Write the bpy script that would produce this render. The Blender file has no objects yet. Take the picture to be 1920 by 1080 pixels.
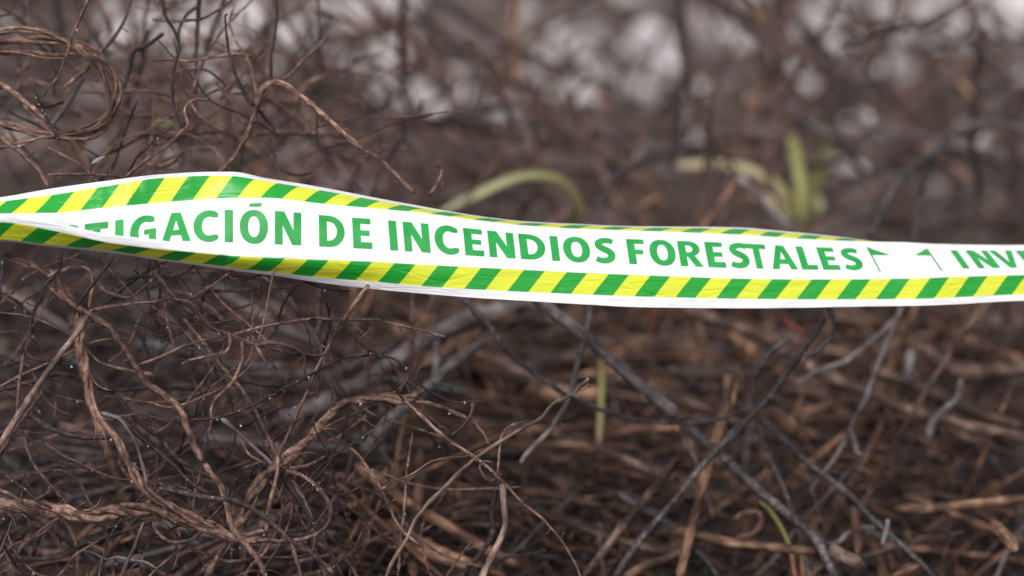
import bpy, bmesh, math, random
from mathutils import Vector, noise, geometry
random.seed(7)
sc = bpy.context.scene
col = sc.collection

# ------------------------------------------------------------------ camera, sky, sun, exposure
CAM_H, PITCH, LENS, FOCUS = 1.13, math.radians(25.0), 85.0, 1.905
cam_d = bpy.data.cameras.new("camera")
cam = bpy.data.objects.new("camera", cam_d)
col.objects.link(cam)
cam.location = (0, 0, CAM_H)
cam.rotation_euler = (math.pi / 2 - PITCH, 0, 0)
cam_d.lens = LENS
cam_d.sensor_width = 36.0
cam_d.clip_start = 0.05
cam_d.clip_end = 3000
cam_d.dof.use_dof = True
cam_d.dof.focus_distance = FOCUS
cam_d.dof.aperture_fstop = 2.5
sc.camera = cam

world = bpy.data.worlds.new("World")
sc.world = world
world.use_nodes = True
wn = world.node_tree.nodes
wl = world.node_tree.links
sky = wn.new("ShaderNodeTexSky")
sky.sky_type = 'NISHITA'
sky.sun_disc = False
SUN_EL, SUN_ROT = math.radians(58), math.radians(205)
sky.sun_elevation = SUN_EL
sky.sun_rotation = SUN_ROT
sky.air_density = 1.0
sky.dust_density = 4.0
hs = wn.new("ShaderNodeHueSaturation")           # overcast: the cloud layer takes the blue out
hs.inputs['Saturation'].default_value = 0.16
bgn = wn["Background"]
bgn.inputs['Strength'].default_value = 0.15
wl.new(sky.outputs[0], hs.inputs['Color'])
wl.new(hs.outputs[0], bgn.inputs['Color'])

sun_d = bpy.data.lights.new("sun", 'SUN')
sun_d.energy = 1.1
sun_d.angle = math.radians(40)
sun_d.color = (1.0, 0.97, 0.94)
sun = bpy.data.objects.new("sun", sun_d)
col.objects.link(sun)
sun.rotation_euler = (math.pi / 2 - SUN_EL, 0, math.pi - SUN_ROT)

sc.view_settings.view_transform = 'Standard'
sc.view_settings.look = 'None'
sc.view_settings.gamma = 1.0
sc.view_settings.exposure = 0.36
sc.view_settings.use_curve_mapping = False
sc.cycles.use_denoising = True
sc.cycles.max_bounces = 6

# ------------------------------------------------------------------ geometry of the view (photo pixels 1920x1080 -> points in the place)
F = LENS / 36.0 * 1920
FWD = Vector((0, math.cos(PITCH), -math.sin(PITCH)))
UP = Vector((0, math.sin(PITCH), math.cos(PITCH)))
RT = Vector((1, 0, 0))
CP = Vector((0, 0, CAM_H))


def P(px, py, d):
    return CP + d * (FWD + RT * ((px - 960) / F) + UP * ((540 - py) / F))


def sstep(a, b, x):
    t = max(0.0, min(1.0, (x - a) / (b - a)))
    return t * t * (3 - 2 * t)


def terrain(x, y):
    z = -0.72 * sstep(2.62, 3.5, y)
    n = noise.noise(Vector((x * 2.1, y * 2.1, 3.3))) * 0.035 + noise.noise(Vector((x * 7, y * 7, 8.1))) * 0.014
    if y < 3.6 and abs(x) < 2.5 and y > 0:
        n += noise.noise(Vector((x * 26, y * 26, 1.7))) * 0.006
    z -= 0.075 * sstep(-0.12, 0.14, x) * sstep(4.5, 2.5, y)
    far = sstep(12, 80, math.hypot(x, y))
    n += far * 1.2 * noise.noise(Vector((x * 0.03, y * 0.03, 0.4)))
    return z + n


def G(px, py):
    """the point of the ground under a photo pixel, with its depth"""
    d = 1.6
    while d < 60:
        p = P(px, py, d)
        if p.z <= terrain(p.x, p.y):
            return p, d
        d += 0.02
    return P(px, py, 60), 60


# ------------------------------------------------------------------ materials
def new_mat(name):
    m = bpy.data.materials.new(name)
    m.use_nodes = True
    return m, m.node_tree.nodes, m.node_tree.links, m.node_tree.nodes["Principled BSDF"]


def ramp(nt, stops):
    r = nt.new("ShaderNodeValToRGB")
    e = r.color_ramp.elements
    while len(e) < len(stops):
        e.new(0.5)
    for el, (p, c) in zip(e, stops):
        el.position = p
        el.color = (*c, 1)
    return r


def bark(name, dark, mid, light, rough=0.62, streak=(240, 5), vary=0.5, spec=0.22, char=0.0, bump=0.9):
    m, nt, lk, b = new_mat(name)
    uv = nt.new("ShaderNodeUVMap"); uv.uv_map = "UVMap"
    mp = nt.new("ShaderNodeMapping")
    mp.inputs['Scale'].default_value = (streak[0], streak[1], 1)
    info = nt.new("ShaderNodeObjectInfo")
    lk.new(uv.outputs[0], mp.inputs[0])
    n = nt.new("ShaderNodeTexNoise")
    n.noise_dimensions = '4D'
    n.inputs['Scale'].default_value = 1.0
    n.inputs['Detail'].default_value = 5
    n.inputs['Roughness'].default_value = 0.65
    wv = nt.new("ShaderNodeMath"); wv.operation = 'MULTIPLY'; wv.inputs[1].default_value = 37.0
    lk.new(info.outputs['Random'], wv.inputs[0]); lk.new(wv.outputs[0], n.inputs['W'])
    lk.new(mp.outputs[0], n.inputs['Vector'])
    r = ramp(nt, [(0.36, dark), (0.5, mid), (0.66, light)])
    lk.new(n.outputs['Fac'], r.inputs[0])
    geo = nt.new("ShaderNodeNewGeometry")
    n2 = nt.new("ShaderNodeTexNoise")
    n2.inputs['Scale'].default_value = 32
    n2.inputs['Detail'].default_value = 3
    lk.new(geo.outputs['Position'], n2.inputs['Vector'])
    r2 = ramp(nt, [(0.40 + 0.12 * char, (0.28, 0.26, 0.26) if char else (0.42, 0.39, 0.39)), (0.60 + 0.12 * char, (1.15, 1.12, 1.08))])
    lk.new(n2.outputs['Fac'], r2.inputs[0])
    mx = nt.new("ShaderNodeMix"); mx.data_type = 'RGBA'; mx.blend_type = 'MULTIPLY'
    mx.inputs[0].default_value = 1.0
    lk.new(r.outputs[0], mx.inputs[6]); lk.new(r2.outputs[0], mx.inputs[7])
    h = nt.new("ShaderNodeHueSaturation")
    mr = nt.new("ShaderNodeMapRange")
    mr.inputs[3].default_value = 1 - vary; mr.inputs[4].default_value = 1 + vary
    lk.new(info.outputs['Random'], mr.inputs[0]); lk.new(mr.outputs[0], h.inputs['Value'])
    lk.new(mx.outputs[2], h.inputs['Color'])
    lk.new(h.outputs[0], b.inputs['Base Color'])
    b.inputs['Roughness'].default_value = rough
    b.inputs['Specular IOR Level'].default_value = spec
    bp = nt.new("ShaderNodeBump")
    bp.inputs['Strength'].default_value = bump
    bp.inputs['Distance'].default_value = 0.0012
    lk.new(n.outputs['Fac'], bp.inputs['Height'])
    lk.new(bp.outputs[0], b.inputs['Normal'])
    return m


M = {}
M['vine'] = bark("vine_bark", (0.034, 0.019, 0.017), (0.152, 0.086, 0.069), (0.36, 0.24, 0.19), vary=0.22, streak=(150, 4))
M['brown'] = bark("brown_bark", (0.030, 0.018, 0.018), (0.118, 0.069, 0.062), (0.28, 0.185, 0.165), vary=0.3)
M['dark'] = bark("charred_bark", (0.010, 0.007, 0.0075), (0.034, 0.021, 0.021), (0.115, 0.072, 0.066), vary=0.4, rough=0.55, spec=0.25)
M['grey'] = bark("grey_wood", (0.085, 0.071, 0.074), (0.145, 0.122, 0.127), (0.23, 0.198, 0.205), vary=0.14, rough=0.6, streak=(90, 4), bump=0.4)
M['steel'] = bark("scorched_grey_wood", (0.022, 0.019, 0.021), (0.066, 0.056, 0.060), (0.17, 0.145, 0.15), vary=0.25, rough=0.5)
M['straw'] = bark("straw_skin", (0.075, 0.040, 0.027), (0.235, 0.128, 0.083), (0.43, 0.265, 0.175), vary=0.45, streak=(60, 8), rough=0.55, char=0.6, bump=0.4)
M['duststraw'] = bark("dusty_straw_skin", (0.050, 0.032, 0.027), (0.150, 0.096, 0.076), (0.30, 0.20, 0.16), vary=0.4, streak=(60, 8), rough=0.6, char=0.6, bump=0.4)
M['pale'] = bark("pale_stem_skin", (0.07, 0.046, 0.040), (0.17, 0.118, 0.098), (0.30, 0.215, 0.18), vary=0.2, streak=(120, 6))
M['rust'] = bark("rust_red_skin", (0.03, 0.010, 0.008), (0.095, 0.026, 0.019), (0.17, 0.06, 0.04), vary=0.2, streak=(60, 6))
STRAIGHT = ('straw', 'duststraw')


def charcoal_mat():
    m, nt, lk, b = new_mat("charcoal")
    geo = nt.new("ShaderNodeNewGeometry")
    v = nt.new("ShaderNodeTexVoronoi"); v.inputs['Scale'].default_value = 220
    lk.new(geo.outputs['Position'], v.inputs['Vector'])
    r = ramp(nt, [(0.0, (0.035, 0.033, 0.035)), (0.6, (0.012, 0.011, 0.012))])
    lk.new(v.outputs['Distance'], r.inputs[0]); lk.new(r.outputs[0], b.inputs['Base Color'])
    b.inputs['Roughness'].default_value = 0.35
    bp = nt.new("ShaderNodeBump"); bp.inputs['Strength'].default_value = 0.8; bp.inputs['Distance'].default_value = 0.002
    lk.new(v.outputs['Distance'], bp.inputs['Height']); lk.new(bp.outputs[0], b.inputs['Normal'])
    return m


M['charcoal'] = charcoal_mat()
M['grit'] = bark("ash_grit", (0.05, 0.046, 0.047), (0.11, 0.10, 0.10), (0.22, 0.205, 0.205), rough=0.9)


def leaf_mat(name, stops, rough=0.5):
    """colour runs along the blade from tip to base"""
    m, nt, lk, b = new_mat(name)
    uv = nt.new("ShaderNodeUVMap"); uv.uv_map = "Span"
    sp = nt.new("ShaderNodeSeparateXYZ"); lk.new(uv.outputs[0], sp.inputs[0])
    n = nt.new("ShaderNodeTexNoise"); n.inputs['Scale'].default_value = 1; n.inputs['Detail'].default_value = 4
    mp = nt.new("ShaderNodeMapping"); mp.inputs['Scale'].default_value = (7, 16, 1)
    lk.new(uv.outputs[0], mp.inputs[0]); lk.new(mp.outputs[0], n.inputs['Vector'])
    ad = nt.new("ShaderNodeMath"); ad.operation = 'MULTIPLY_ADD'; ad.inputs[1].default_value = 0.35; ad.inputs[2].default_value = -0.175
    lk.new(n.outputs['Fac'], ad.inputs[0])
    a2 = nt.new("ShaderNodeMath"); a2.operation = 'ADD'
    lk.new(sp.outputs['X'], a2.inputs[0]); lk.new(ad.outputs[0], a2.inputs[1])
    r = ramp(nt, stops)
    lk.new(a2.outputs[0], r.inputs[0]); lk.new(r.outputs[0], b.inputs['Base Color'])
    b.inputs['Roughness'].default_value = rough
    b.inputs['Subsurface Weight'].default_value = 0.1
    b.inputs['Subsurface Radius'].default_value = (0.002, 0.003, 0.001)
    return m


M['blade'] = leaf_mat("pale_green_blade", [(0.0, (0.26, 0.24, 0.14)), (0.35, (0.27, 0.27, 0.12)), (0.7, (0.17, 0.16, 0.05)), (1.0, (0.12, 0.07, 0.025))])
M['blade_cream'] = leaf_mat("cream_blade", [(0.0, (0.36, 0.29, 0.18)), (0.5, (0.42, 0.37, 0.21)), (0.85, (0.24, 0.235, 0.075)), (1.0, (0.13, 0.13, 0.035))])
M['blade_green'] = leaf_mat("yellow_green_blade", [(0.0, (0.19, 0.185, 0.08)), (0.3, (0.34, 0.33, 0.09)), (0.75, (0.22, 0.21, 0.055)), (1.0, (0.11, 0.085, 0.03))])
M['blade_olive'] = leaf_mat("olive_blade", [(0.0, (0.12, 0.11, 0.03)), (0.5, (0.12, 0.115, 0.012)), (1.0, (0.09, 0.05, 0.02))])
M['stalk_green'] = leaf_mat("sprout_stalk", [(0.0, (0.13, 0.125, 0.025)), (0.35, (0.17, 0.16, 0.05)), (0.66, (0.22, 0.165, 0.09)), (0.76, (0.11, 0.025, 0.018)), (1.0, (0.06, 0.010, 0.010))])
M['stalk_orange'] = leaf_mat("orange_sprout", [(0.0, (0.28, 0.26, 0.10)), (0.12, (0.13, 0.12, 0.015)), (0.55, (0.17, 0.15, 0.04)), (0.75, (0.26, 0.12, 0.05)), (1.0, (0.20, 0.05, 0.03))])
M['deadleaf'] = leaf_mat("dead_leaf", [(0.0, (0.09, 0.055, 0.038)), (0.5, (0.15, 0.09, 0.055)), (1.0, (0.06, 0.035, 0.025))])
M['limeleaf'] = leaf_mat("faded_lime_leaf", [(0.0, (0.25, 0.24, 0.12)), (1.0, (0.16, 0.13, 0.08))])
M['ashflake'] = leaf_mat("ash_flake", [(0.0, (0.35, 0.36, 0.37)), (1.0, (0.22, 0.21, 0.22))])


def drop_mat():
    m, nt, lk, b = new_mat("water_drop")
    b.inputs['Base Color'].default_value = (0.9, 0.93, 0.96, 1)
    b.inputs['Roughness'].default_value = 0.03
    b.inputs['Transmission Weight'].default_value = 0.75
    b.inputs['IOR'].default_value = 1.33
    return m


M['drop'] = drop_mat()


def stone_mat():
    m, nt, lk, b = new_mat("pale_limestone")
    geo = nt.new("ShaderNodeNewGeometry")
    n = nt.new("ShaderNodeTexNoise"); n.inputs['Scale'].default_value = 14; n.inputs['Detail'].default_value = 6
    lk.new(geo.outputs['Position'], n.inputs['Vector'])
    r = ramp(nt, [(0.32, (0.19, 0.165, 0.163)), (0.46, (0.41, 0.375, 0.375)), (0.66, (0.62, 0.585, 0.588))])
    lk.new(n.outputs['Fac'], r.inputs[0])
    info = nt.new("ShaderNodeObjectInfo")
    h = nt.new("ShaderNodeHueSaturation")
    mr = nt.new("ShaderNodeMapRange"); mr.inputs[3].default_value = 0.62; mr.inputs[4].default_value = 1.2
    lk.new(info.outputs['Random'], mr.inputs[0]); lk.new(mr.outputs[0], h.inputs['Value']); lk.new(r.outputs[0], h.inputs['Color'])
    lk.new(h.outputs[0], b.inputs['Base Color'])
    b.inputs['Roughness'].default_value = 0.85
    bp = nt.new("ShaderNodeBump"); bp.inputs['Strength'].default_value = 0.6; bp.inputs['Distance'].default_value = 0.01
    lk.new(n.outputs['Fac'], bp.inputs['Height']); lk.new(bp.outputs[0], b.inputs['Normal'])
    return m


M['stone'] = stone_mat()


def ground_mat():
    m, nt, lk, b = new_mat("burnt_ground")
    geo = nt.new("ShaderNodeNewGeometry")
    sp = nt.new("ShaderNodeSeparateXYZ"); lk.new(geo.outputs['Position'], sp.inputs[0])

    def nz(scale, det=6, rough=0.6):
        n = nt.new("ShaderNodeTexNoise")
        n.inputs['Scale'].default_value = scale; n.inputs['Detail'].default_value = det; n.inputs['Roughness'].default_value = rough
        lk.new(geo.outputs['Position'], n.inputs['Vector'])
        return n
    n1 = nz(45); n2 = nz(6, 8, 0.7)
    soil = ramp(nt, [(0.30, (0.009, 0.006, 0.0065)), (0.50, (0.026, 0.018, 0.0175)), (0.62, (0.062, 0.044, 0.040)), (0.74, (0.17, 0.152, 0.155))])
    lk.new(n1.outputs['Fac'], soil.inputs[0])
    ash = ramp(nt, [(0.38, (0.026, 0.018, 0.015)), (0.51, (0.062, 0.044, 0.038)), (0.60, (0.145, 0.117, 0.110)), (0.70, (0.36, 0.325, 0.32))])
    lk.new(n2.outputs['Fac'], ash.inputs[0])
    mr = nt.new("ShaderNodeMapRange"); mr.inputs[1].default_value = 2.68; mr.inputs[2].default_value = 3.15
    n3 = nz(2.0, 4)
    ad = nt.new("ShaderNodeMath"); ad.operation = 'MULTIPLY_ADD'; ad.inputs[1].default_value = 1.2
    lk.new(n3.outputs['Fac'], ad.inputs[0]); lk.new(sp.outputs['Y'], ad.inputs[2])
    sb = nt.new("ShaderNodeMath"); sb.operation = 'SUBTRACT'; sb.inputs[1].default_value = 0.6
    lk.new(ad.outputs[0], sb.inputs[0]); lk.new(sb.outputs[0], mr.inputs[0])
    mx = nt.new("ShaderNodeMix"); mx.data_type = 'RGBA'
    lk.new(mr.outputs[0], mx.inputs[0]); lk.new(soil.outputs[0], mx.inputs[6]); lk.new(ash.outputs[0], mx.inputs[7])
    lk.new(mx.outputs[2], b.inputs['Base Color'])
    b.inputs['Roughness'].default_value = 0.9
    b.inputs['Specular IOR Level'].default_value = 0.12
    bp = nt.new("ShaderNodeBump"); bp.inputs['Strength'].default_value = 0.7; bp.inputs['Distance'].default_value = 0.006
    lk.new(n1.outputs['Fac'], bp.inputs['Height']); lk.new(bp.outputs[0], b.inputs['Normal'])
    return m


M['ground'] = ground_mat()

# tape units: 81 = one period of the printed stripes = 34 mm
V_H, V_G, V_F, V_C, V_B, V_A = 0.0, 20.0, 64.0, 178.0, 222.0, 242.0
GREEN = (0.014, 0.34, 0.035)
YELLOW = (0.72, 0.77, 0.045)


def tape_mat(ph_low, ph_top):
    m, nt, lk, b = new_mat("barrier_tape_film")
    uv = nt.new("ShaderNodeUVMap"); uv.uv_map = "UVMap"
    sp = nt.new("ShaderNodeSeparateXYZ"); lk.new(uv.outputs[0], sp.inputs[0])

    def mth(op, a, bb=None, c=None):
        k = nt.new("ShaderNodeMath"); k.operation = op
        for i, x in enumerate((a, bb, c)):
            if x is None:
                continue
            if isinstance(x, (int, float)):
                k.inputs[i].default_value = x
            else:
                lk.new(x, k.inputs[i])
        return k.outputs[0]
    U, V = sp.outputs['X'], sp.outputs['Y']

    def band(v0, v1):
        return mth('MULTIPLY', mth('GREATER_THAN', V, v0), mth('LESS_THAN', V, v1))

    def stripes(v0, u0):
        t = mth('DIVIDE', mth('SUBTRACT', mth('SUBTRACT', U, u0), mth('MULTIPLY', mth('SUBTRACT', V, v0), 0.72)), 81.0)
        return mth('LESS_THAN', mth('FRACT', mth('ADD', t, 1000.0)), 0.485)
    lo, hi = band(V_G, V_F), band(V_C, V_B)
    g = mth('ADD', mth('MULTIPLY', lo, stripes(V_G, ph_low)), mth('MULTIPLY', hi, stripes(V_C, ph_top)))
    anyb = mth('ADD', lo, hi)
    c1 = nt.new("ShaderNodeMix"); c1.data_type = 'RGBA'
    c1.inputs[6].default_value = (*YELLOW, 1); c1.inputs[7].default_value = (*GREEN, 1)
    lk.new(g, c1.inputs[0])
    c2 = nt.new("ShaderNodeMix"); c2.data_type = 'RGBA'
    n = nt.new("ShaderNodeTexNoise"); n.inputs['Scale'].default_value = 0.02; n.inputs['Detail'].default_value = 6
    lk.new(uv.outputs[0], n.inputs['Vector'])
    wr = ramp(nt, [(0.3, (0.74, 0.735, 0.77)), (0.48, (0.83, 0.825, 0.845)), (0.7, (0.86, 0.855, 0.87))]); lk.new(n.outputs['Fac'], wr.inputs[0])
    lk.new(wr.outputs[0], c2.inputs[6]); lk.new(c1.outputs[2], c2.inputs[7]); lk.new(anyb, c2.inputs[0])
    lk.new(c2.outputs[2], b.inputs['Base Color'])
    b.inputs['Roughness'].default_value = 0.32
    b.inputs['Specular IOR Level'].default_value = 0.5
    mp = nt.new("ShaderNodeMapping"); mp.inputs['Scale'].default_value = (0.012, 0.05, 1)
    mp.inputs['Rotation'].default_value = (0, 0, 0.25)
    lk.new(uv.outputs[0], mp.inputs[0])
    nb = nt.new("ShaderNodeTexNoise"); nb.inputs['Scale'].default_value = 1.0; nb.inputs['Detail'].default_value = 3
    lk.new(mp.outputs[0], nb.inputs['Vector'])
    vor = nt.new("ShaderNodeTexVoronoi"); vor.feature = 'DISTANCE_TO_EDGE'; vor.inputs['Scale'].default_value = 0.55
    lk.new(mp.outputs[0], vor.inputs['Vector'])
    cr = mth('MULTIPLY', mth('SMOOTH_MIN', vor.outputs['Distance'], 0.05, 0.03), 3.0)
    hsum = mth('ADD', nb.outputs['Fac'], cr)
    bp = nt.new("ShaderNodeBump"); bp.inputs['Strength'].default_value = 0.35; bp.inputs['Distance'].default_value = 0.004
    lk.new(hsum, bp.inputs['Height']); lk.new(bp.outputs[0], b.inputs['Normal'])
    tr = nt.new("ShaderNodeBsdfTranslucent"); lk.new(c2.outputs[2], tr.inputs['Color'])
    ms = nt.new("ShaderNodeMixShader"); ms.inputs[0].default_value = 0.12
    lk.new(b.outputs[0], ms.inputs[1]); lk.new(tr.outputs[0], ms.inputs[2])
    lk.new(ms.outputs[0], nt["Material Output"].inputs['Surface'])
    return m


def ink_mat():
    m, nt, lk, b = new_mat("green_print")
    geo = nt.new("ShaderNodeNewGeometry")
    n = nt.new("ShaderNodeTexNoise"); n.inputs['Scale'].default_value = 90; n.inputs['Detail'].default_value = 5
    lk.new(geo.outputs['Position'], n.inputs['Vector'])
    r = ramp(nt, [(0.3, (0.014, 0.25, 0.045)), (0.7, (0.026, 0.32, 0.070))]); lk.new(n.outputs['Fac'], r.inputs[0])
    lk.new(r.outputs[0], b.inputs['Base Color'])
    b.inputs['Roughness'].default_value = 0.42
    b.inputs['Specular IOR Level'].default_value = 0.3
    return m


M['ink'] = ink_mat()


# ------------------------------------------------------------------ mesh helpers
def link(name, me, mat, parent=None, kind=None):
    o = bpy.data.objects.new(name, me)
    col.objects.link(o)
    if mat is not None and not me.materials:
        me.materials.append(mat)
    if parent is not None:
        o.parent = parent
    if kind:
        o["kind"] = kind
    return o


def tag(o, label, cat, group=None):
    o["label"] = label
    o["category"] = cat
    if group:
        o["group"] = group
    return o


def catmull(pts, step):
    """smooth resample of 3-D points"""
    if len(pts) == 2:
        n = max(2, int((pts[1] - pts[0]).length / step))
        return [pts[0].lerp(pts[1], i / n) for i in range(n + 1)]
    out = []
    q = [pts[0] * 2 - pts[1]] + list(pts) + [pts[-1] * 2 - pts[-2]]
    for i in range(1, len(q) - 2):
        p0, p1, p2, p3 = q[i - 1:i + 3]
        n = max(1, int((p2 - p1).length / step))
        for k in range(n):
            t = k / n
            out.append(0.5 * ((2 * p1) + (p2 - p0) * t + (2 * p0 - 5 * p1 + 4 * p2 - p3) * t * t + (3 * p1 - p0 - 3 * p2 + p3) * t ** 3))
    out.append(pts[-1].copy())
    return out


class MB:
    """collects tubes and lumps, then makes one mesh"""

    def __init__(self):
        self.v, self.f, self.uv, self.sp = [], [], [], []

    def tube(self, pts, rad, sides=7, flat=1.0, facing=None, rough=0.0, closed=True):
        """pts: centre line; rad(t)->radius; flat<1 squashes the section in the direction of facing"""
        n = len(pts)
        base = len(self.v)
        seed = random.random() * 90
        tang = (pts[1] - pts[0]).normalized()
        ref = Vector((0, 0, 1)) if abs(tang.z) < 0.9 else Vector((1, 0, 0))
        nn = (ref - tang * ref.dot(tang)).normalized()
        L = 0.0
        ls = []
        for i in range(n):
            if i:
                L += (pts[i] - pts[i - 1]).length
            ls.append(L)
        for i in range(n):
            tg = (pts[min(i + 1, n - 1)] - pts[max(i - 1, 0)])
            if tg.length < 1e-9:
                tg = tang
            tg = tg.normalized()
            if facing is not None:
                nn = facing - tg * facing.dot(tg)
            else:
                nn = nn - tg * nn.dot(tg)
            if nn.length < 1e-6:
                nn = tg.orthogonal()
            nn = nn.normalized()
            bb = tg.cross(nn)
            r = rad(i / (n - 1))
            for k in range(sides):
                a = 2 * math.pi * k / sides
                rr = r
                if rough:
                    rr *= 1 + rough * noise.noise(Vector((ls[i] * 90 + seed, k * 1.7, seed)))
                self.v.append(pts[i] + bb * (math.cos(a) * rr) + nn * (math.sin(a) * rr * flat))
        for i in range(n - 1):
            for k in range(sides):
                k2 = (k + 1) % sides
                self.f.append((base + i * sides + k, base + i * sides + k2, base + (i + 1) * sides + k2, base + (i + 1) * sides + k))
                u0, u1 = ls[i] + seed, ls[i + 1] + seed
                self.uv.append(((u0, k / sides), (u0, (k + 1) / sides), (u1, (k + 1) / sides), (u1, k / sides)))
                s0, s1 = ls[i] / max(L, 1e-9), ls[i + 1] / max(L, 1e-9)
                self.sp.append(((s0, k / sides), (s0, (k + 1) / sides), (s1, (k + 1) / sides), (s1, k / sides)))
        for i, rev in ((0, True), (n - 1, False)):
            idx = [base + i * sides + k for k in range(sides)]
            if rev:
                idx.reverse()
            self.f.append(tuple(idx))
            self.uv.append(tuple((ls[i] + seed, 0.5) for _ in idx))
            self.sp.append(tuple((ls[i] / max(L, 1e-9), 0.5) for _ in idx))

    def lump(self, c, r, sc3=(1, 1, 1), rings=4, segs=6, jag=0.0):
        base = len(self.v)
        seed = random.random() * 50
        for i in range(rings + 1):
            th = math.pi * i / rings
            for k in range(segs):
                ph = 2 * math.pi * k / segs
                d = Vector((math.sin(th) * math.cos(ph), math.sin(th) * math.sin(ph), math.cos(th)))
                j = 1 + jag * noise.noise(d * 1.4 + Vector((seed, 0, 0)))
                self.v.append(c + Vector((d.x * sc3[0], d.y * sc3[1], d.z * sc3[2])) * (r * j))
        for i in range(rings):
            for k in range(segs):
                k2 = (k + 1) % segs
                self.f.append((base + i * segs + k, base + (i + 1) * segs + k, base + (i + 1) * segs + k2, base + i * segs + k2))
                self.uv.append(((0, 0), (0, 1), (1, 1), (1, 0)))
                self.sp.append(((0, 0), (0, 1), (1, 1), (1, 0)))

    def mesh(self, name, smooth=True):
        me = bpy.data.meshes.new(name)
        me.from_pydata([tuple(v) for v in self.v], [], self.f)
        for nm, src in (("UVMap", self.uv), ("Span", self.sp)):
            lay = me.uv_layers.new(name=nm)
            fl = [c for face in src for co in face for c in co]
            lay.data.foreach_set("uv", fl)
        if smooth:
            me.polygons.foreach_set("use_smooth", [True] * len(me.polygons))
        me.update()
        return me


def wobble(pts, amp, freq=22.0):
    s = Vector((random.random() * 99, random.random() * 99, random.random() * 99))
    out = []
    for i, p in enumerate(pts):
        q = p * freq + s
        out.append(p + Vector((noise.noise(q), noise.noise(q + Vector((31, 0, 0))), noise.noise(q + Vector((0, 57, 0))))) * amp)
    return out


def stem_rad(r, tip=0.35, knots=True):
    s = random.random() * 50
    e0, e1 = random.uniform(0.3, 0.9), random.uniform(0.3, 0.9)
    return lambda t: min(1.0, e0 + t * 40, e1 + (1 - t) * 40) * r * (1 - (1 - tip) * t ** 1.3) * (1 + 0.16 * noise.noise(Vector((t * 14 + s, 0, 0)))) * (1 + (0.35 if knots else 0) * max(0, noise.noise(Vector((t * 9 + s, 5, 0))) - 0.25) * 2)


def droplets(parent, pts, r, n, mb=None):
    own = mb is None
    mb = mb or MB()
    for _ in range(n):
        p = random.choice(pts)
        rr = random.choice((0.0004, 0.0005, 0.0007, 0.001))
        mb.lump(p + Vector((random.uniform(-1, 1), random.uniform(-1, 0.4), random.uniform(-1.2, 1.0))) * r * 0.8 + Vector((0, -r * 0.4, 0)), rr, (1, 1, 1.15), 4, 6)
    return link("water_drops", mb.mesh("water_drops"), M['drop'], parent, kind="stuff")


def buds(parent, pts, r, n, mat):
    """short spurs and bud stubs along a twig"""
    mb = MB()
    for _ in range(n):
        i = random.randrange(1, len(pts) - 1)
        tg = (pts[i + 1] - pts[i - 1]).normalized()
        d = Vector((random.uniform(-1, 1), random.uniform(-0.6, 0.6), random.uniform(-1, 1)))
        d = (d - tg * d.dot(tg) * 0.6).normalized()
        ln = random.uniform(0.0025, 0.009)
        a = pts[i]
        mid = a + d * ln * 0.6 + tg * random.uniform(-1, 1) * ln * 0.2
        e = a + d * ln + tg * random.uniform(-1, 1) * ln * 0.4
        rr = max(0.00028, r * random.uniform(0.25, 0.5))
        mb.tube([a, mid, e], lambda t, rr=rr: rr * (1.0, 0.75, 0.9)[int(round(t * 2))], 5)
        if random.random() < 0.5:
            mb.lump(e, rr * 1.5, (1, 1, 1.3), 3, 5)
    return link("spurs", mb.mesh("spurs"), mat, parent, kind="stuff")


# ------------------------------------------------------------------ the ground: one sheet from under the camera to the horizon
def axis(core0, core1, step, far0, far1):
    a = []
    x = core0
    while x <= core1 + 1e-6:
        a.append(x); x += step
    s = step
    x = core1
    while x < far1:
        s *= 1.22; x += s; a.append(min(x, far1))
    s = step
    x = core0
    while x > far0:
        s *= 1.22; x -= s; a.insert(0, max(x, far0))
    return a


def build_ground():
    xs = axis(-1.1, 1.1, 0.018, -900, 900)
    ys = axis(1.55, 4.6, 0.02, -900, 1500)
    v = [(x, y, terrain(x, y)) for y in ys for x in xs]
    nx = len(xs)
    f = [(j * nx + i, j * nx + i + 1, (j + 1) * nx + i + 1, (j + 1) * nx + i) for j in range(len(ys) - 1) for i in range(nx - 1)]
    me = bpy.data.meshes.new("ground")
    me.from_pydata(v, [], f)
    me.polygons.foreach_set("use_smooth", [True] * len(f))
    return link("ground", me, M['ground'], kind="structure")


build_ground()

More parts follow.
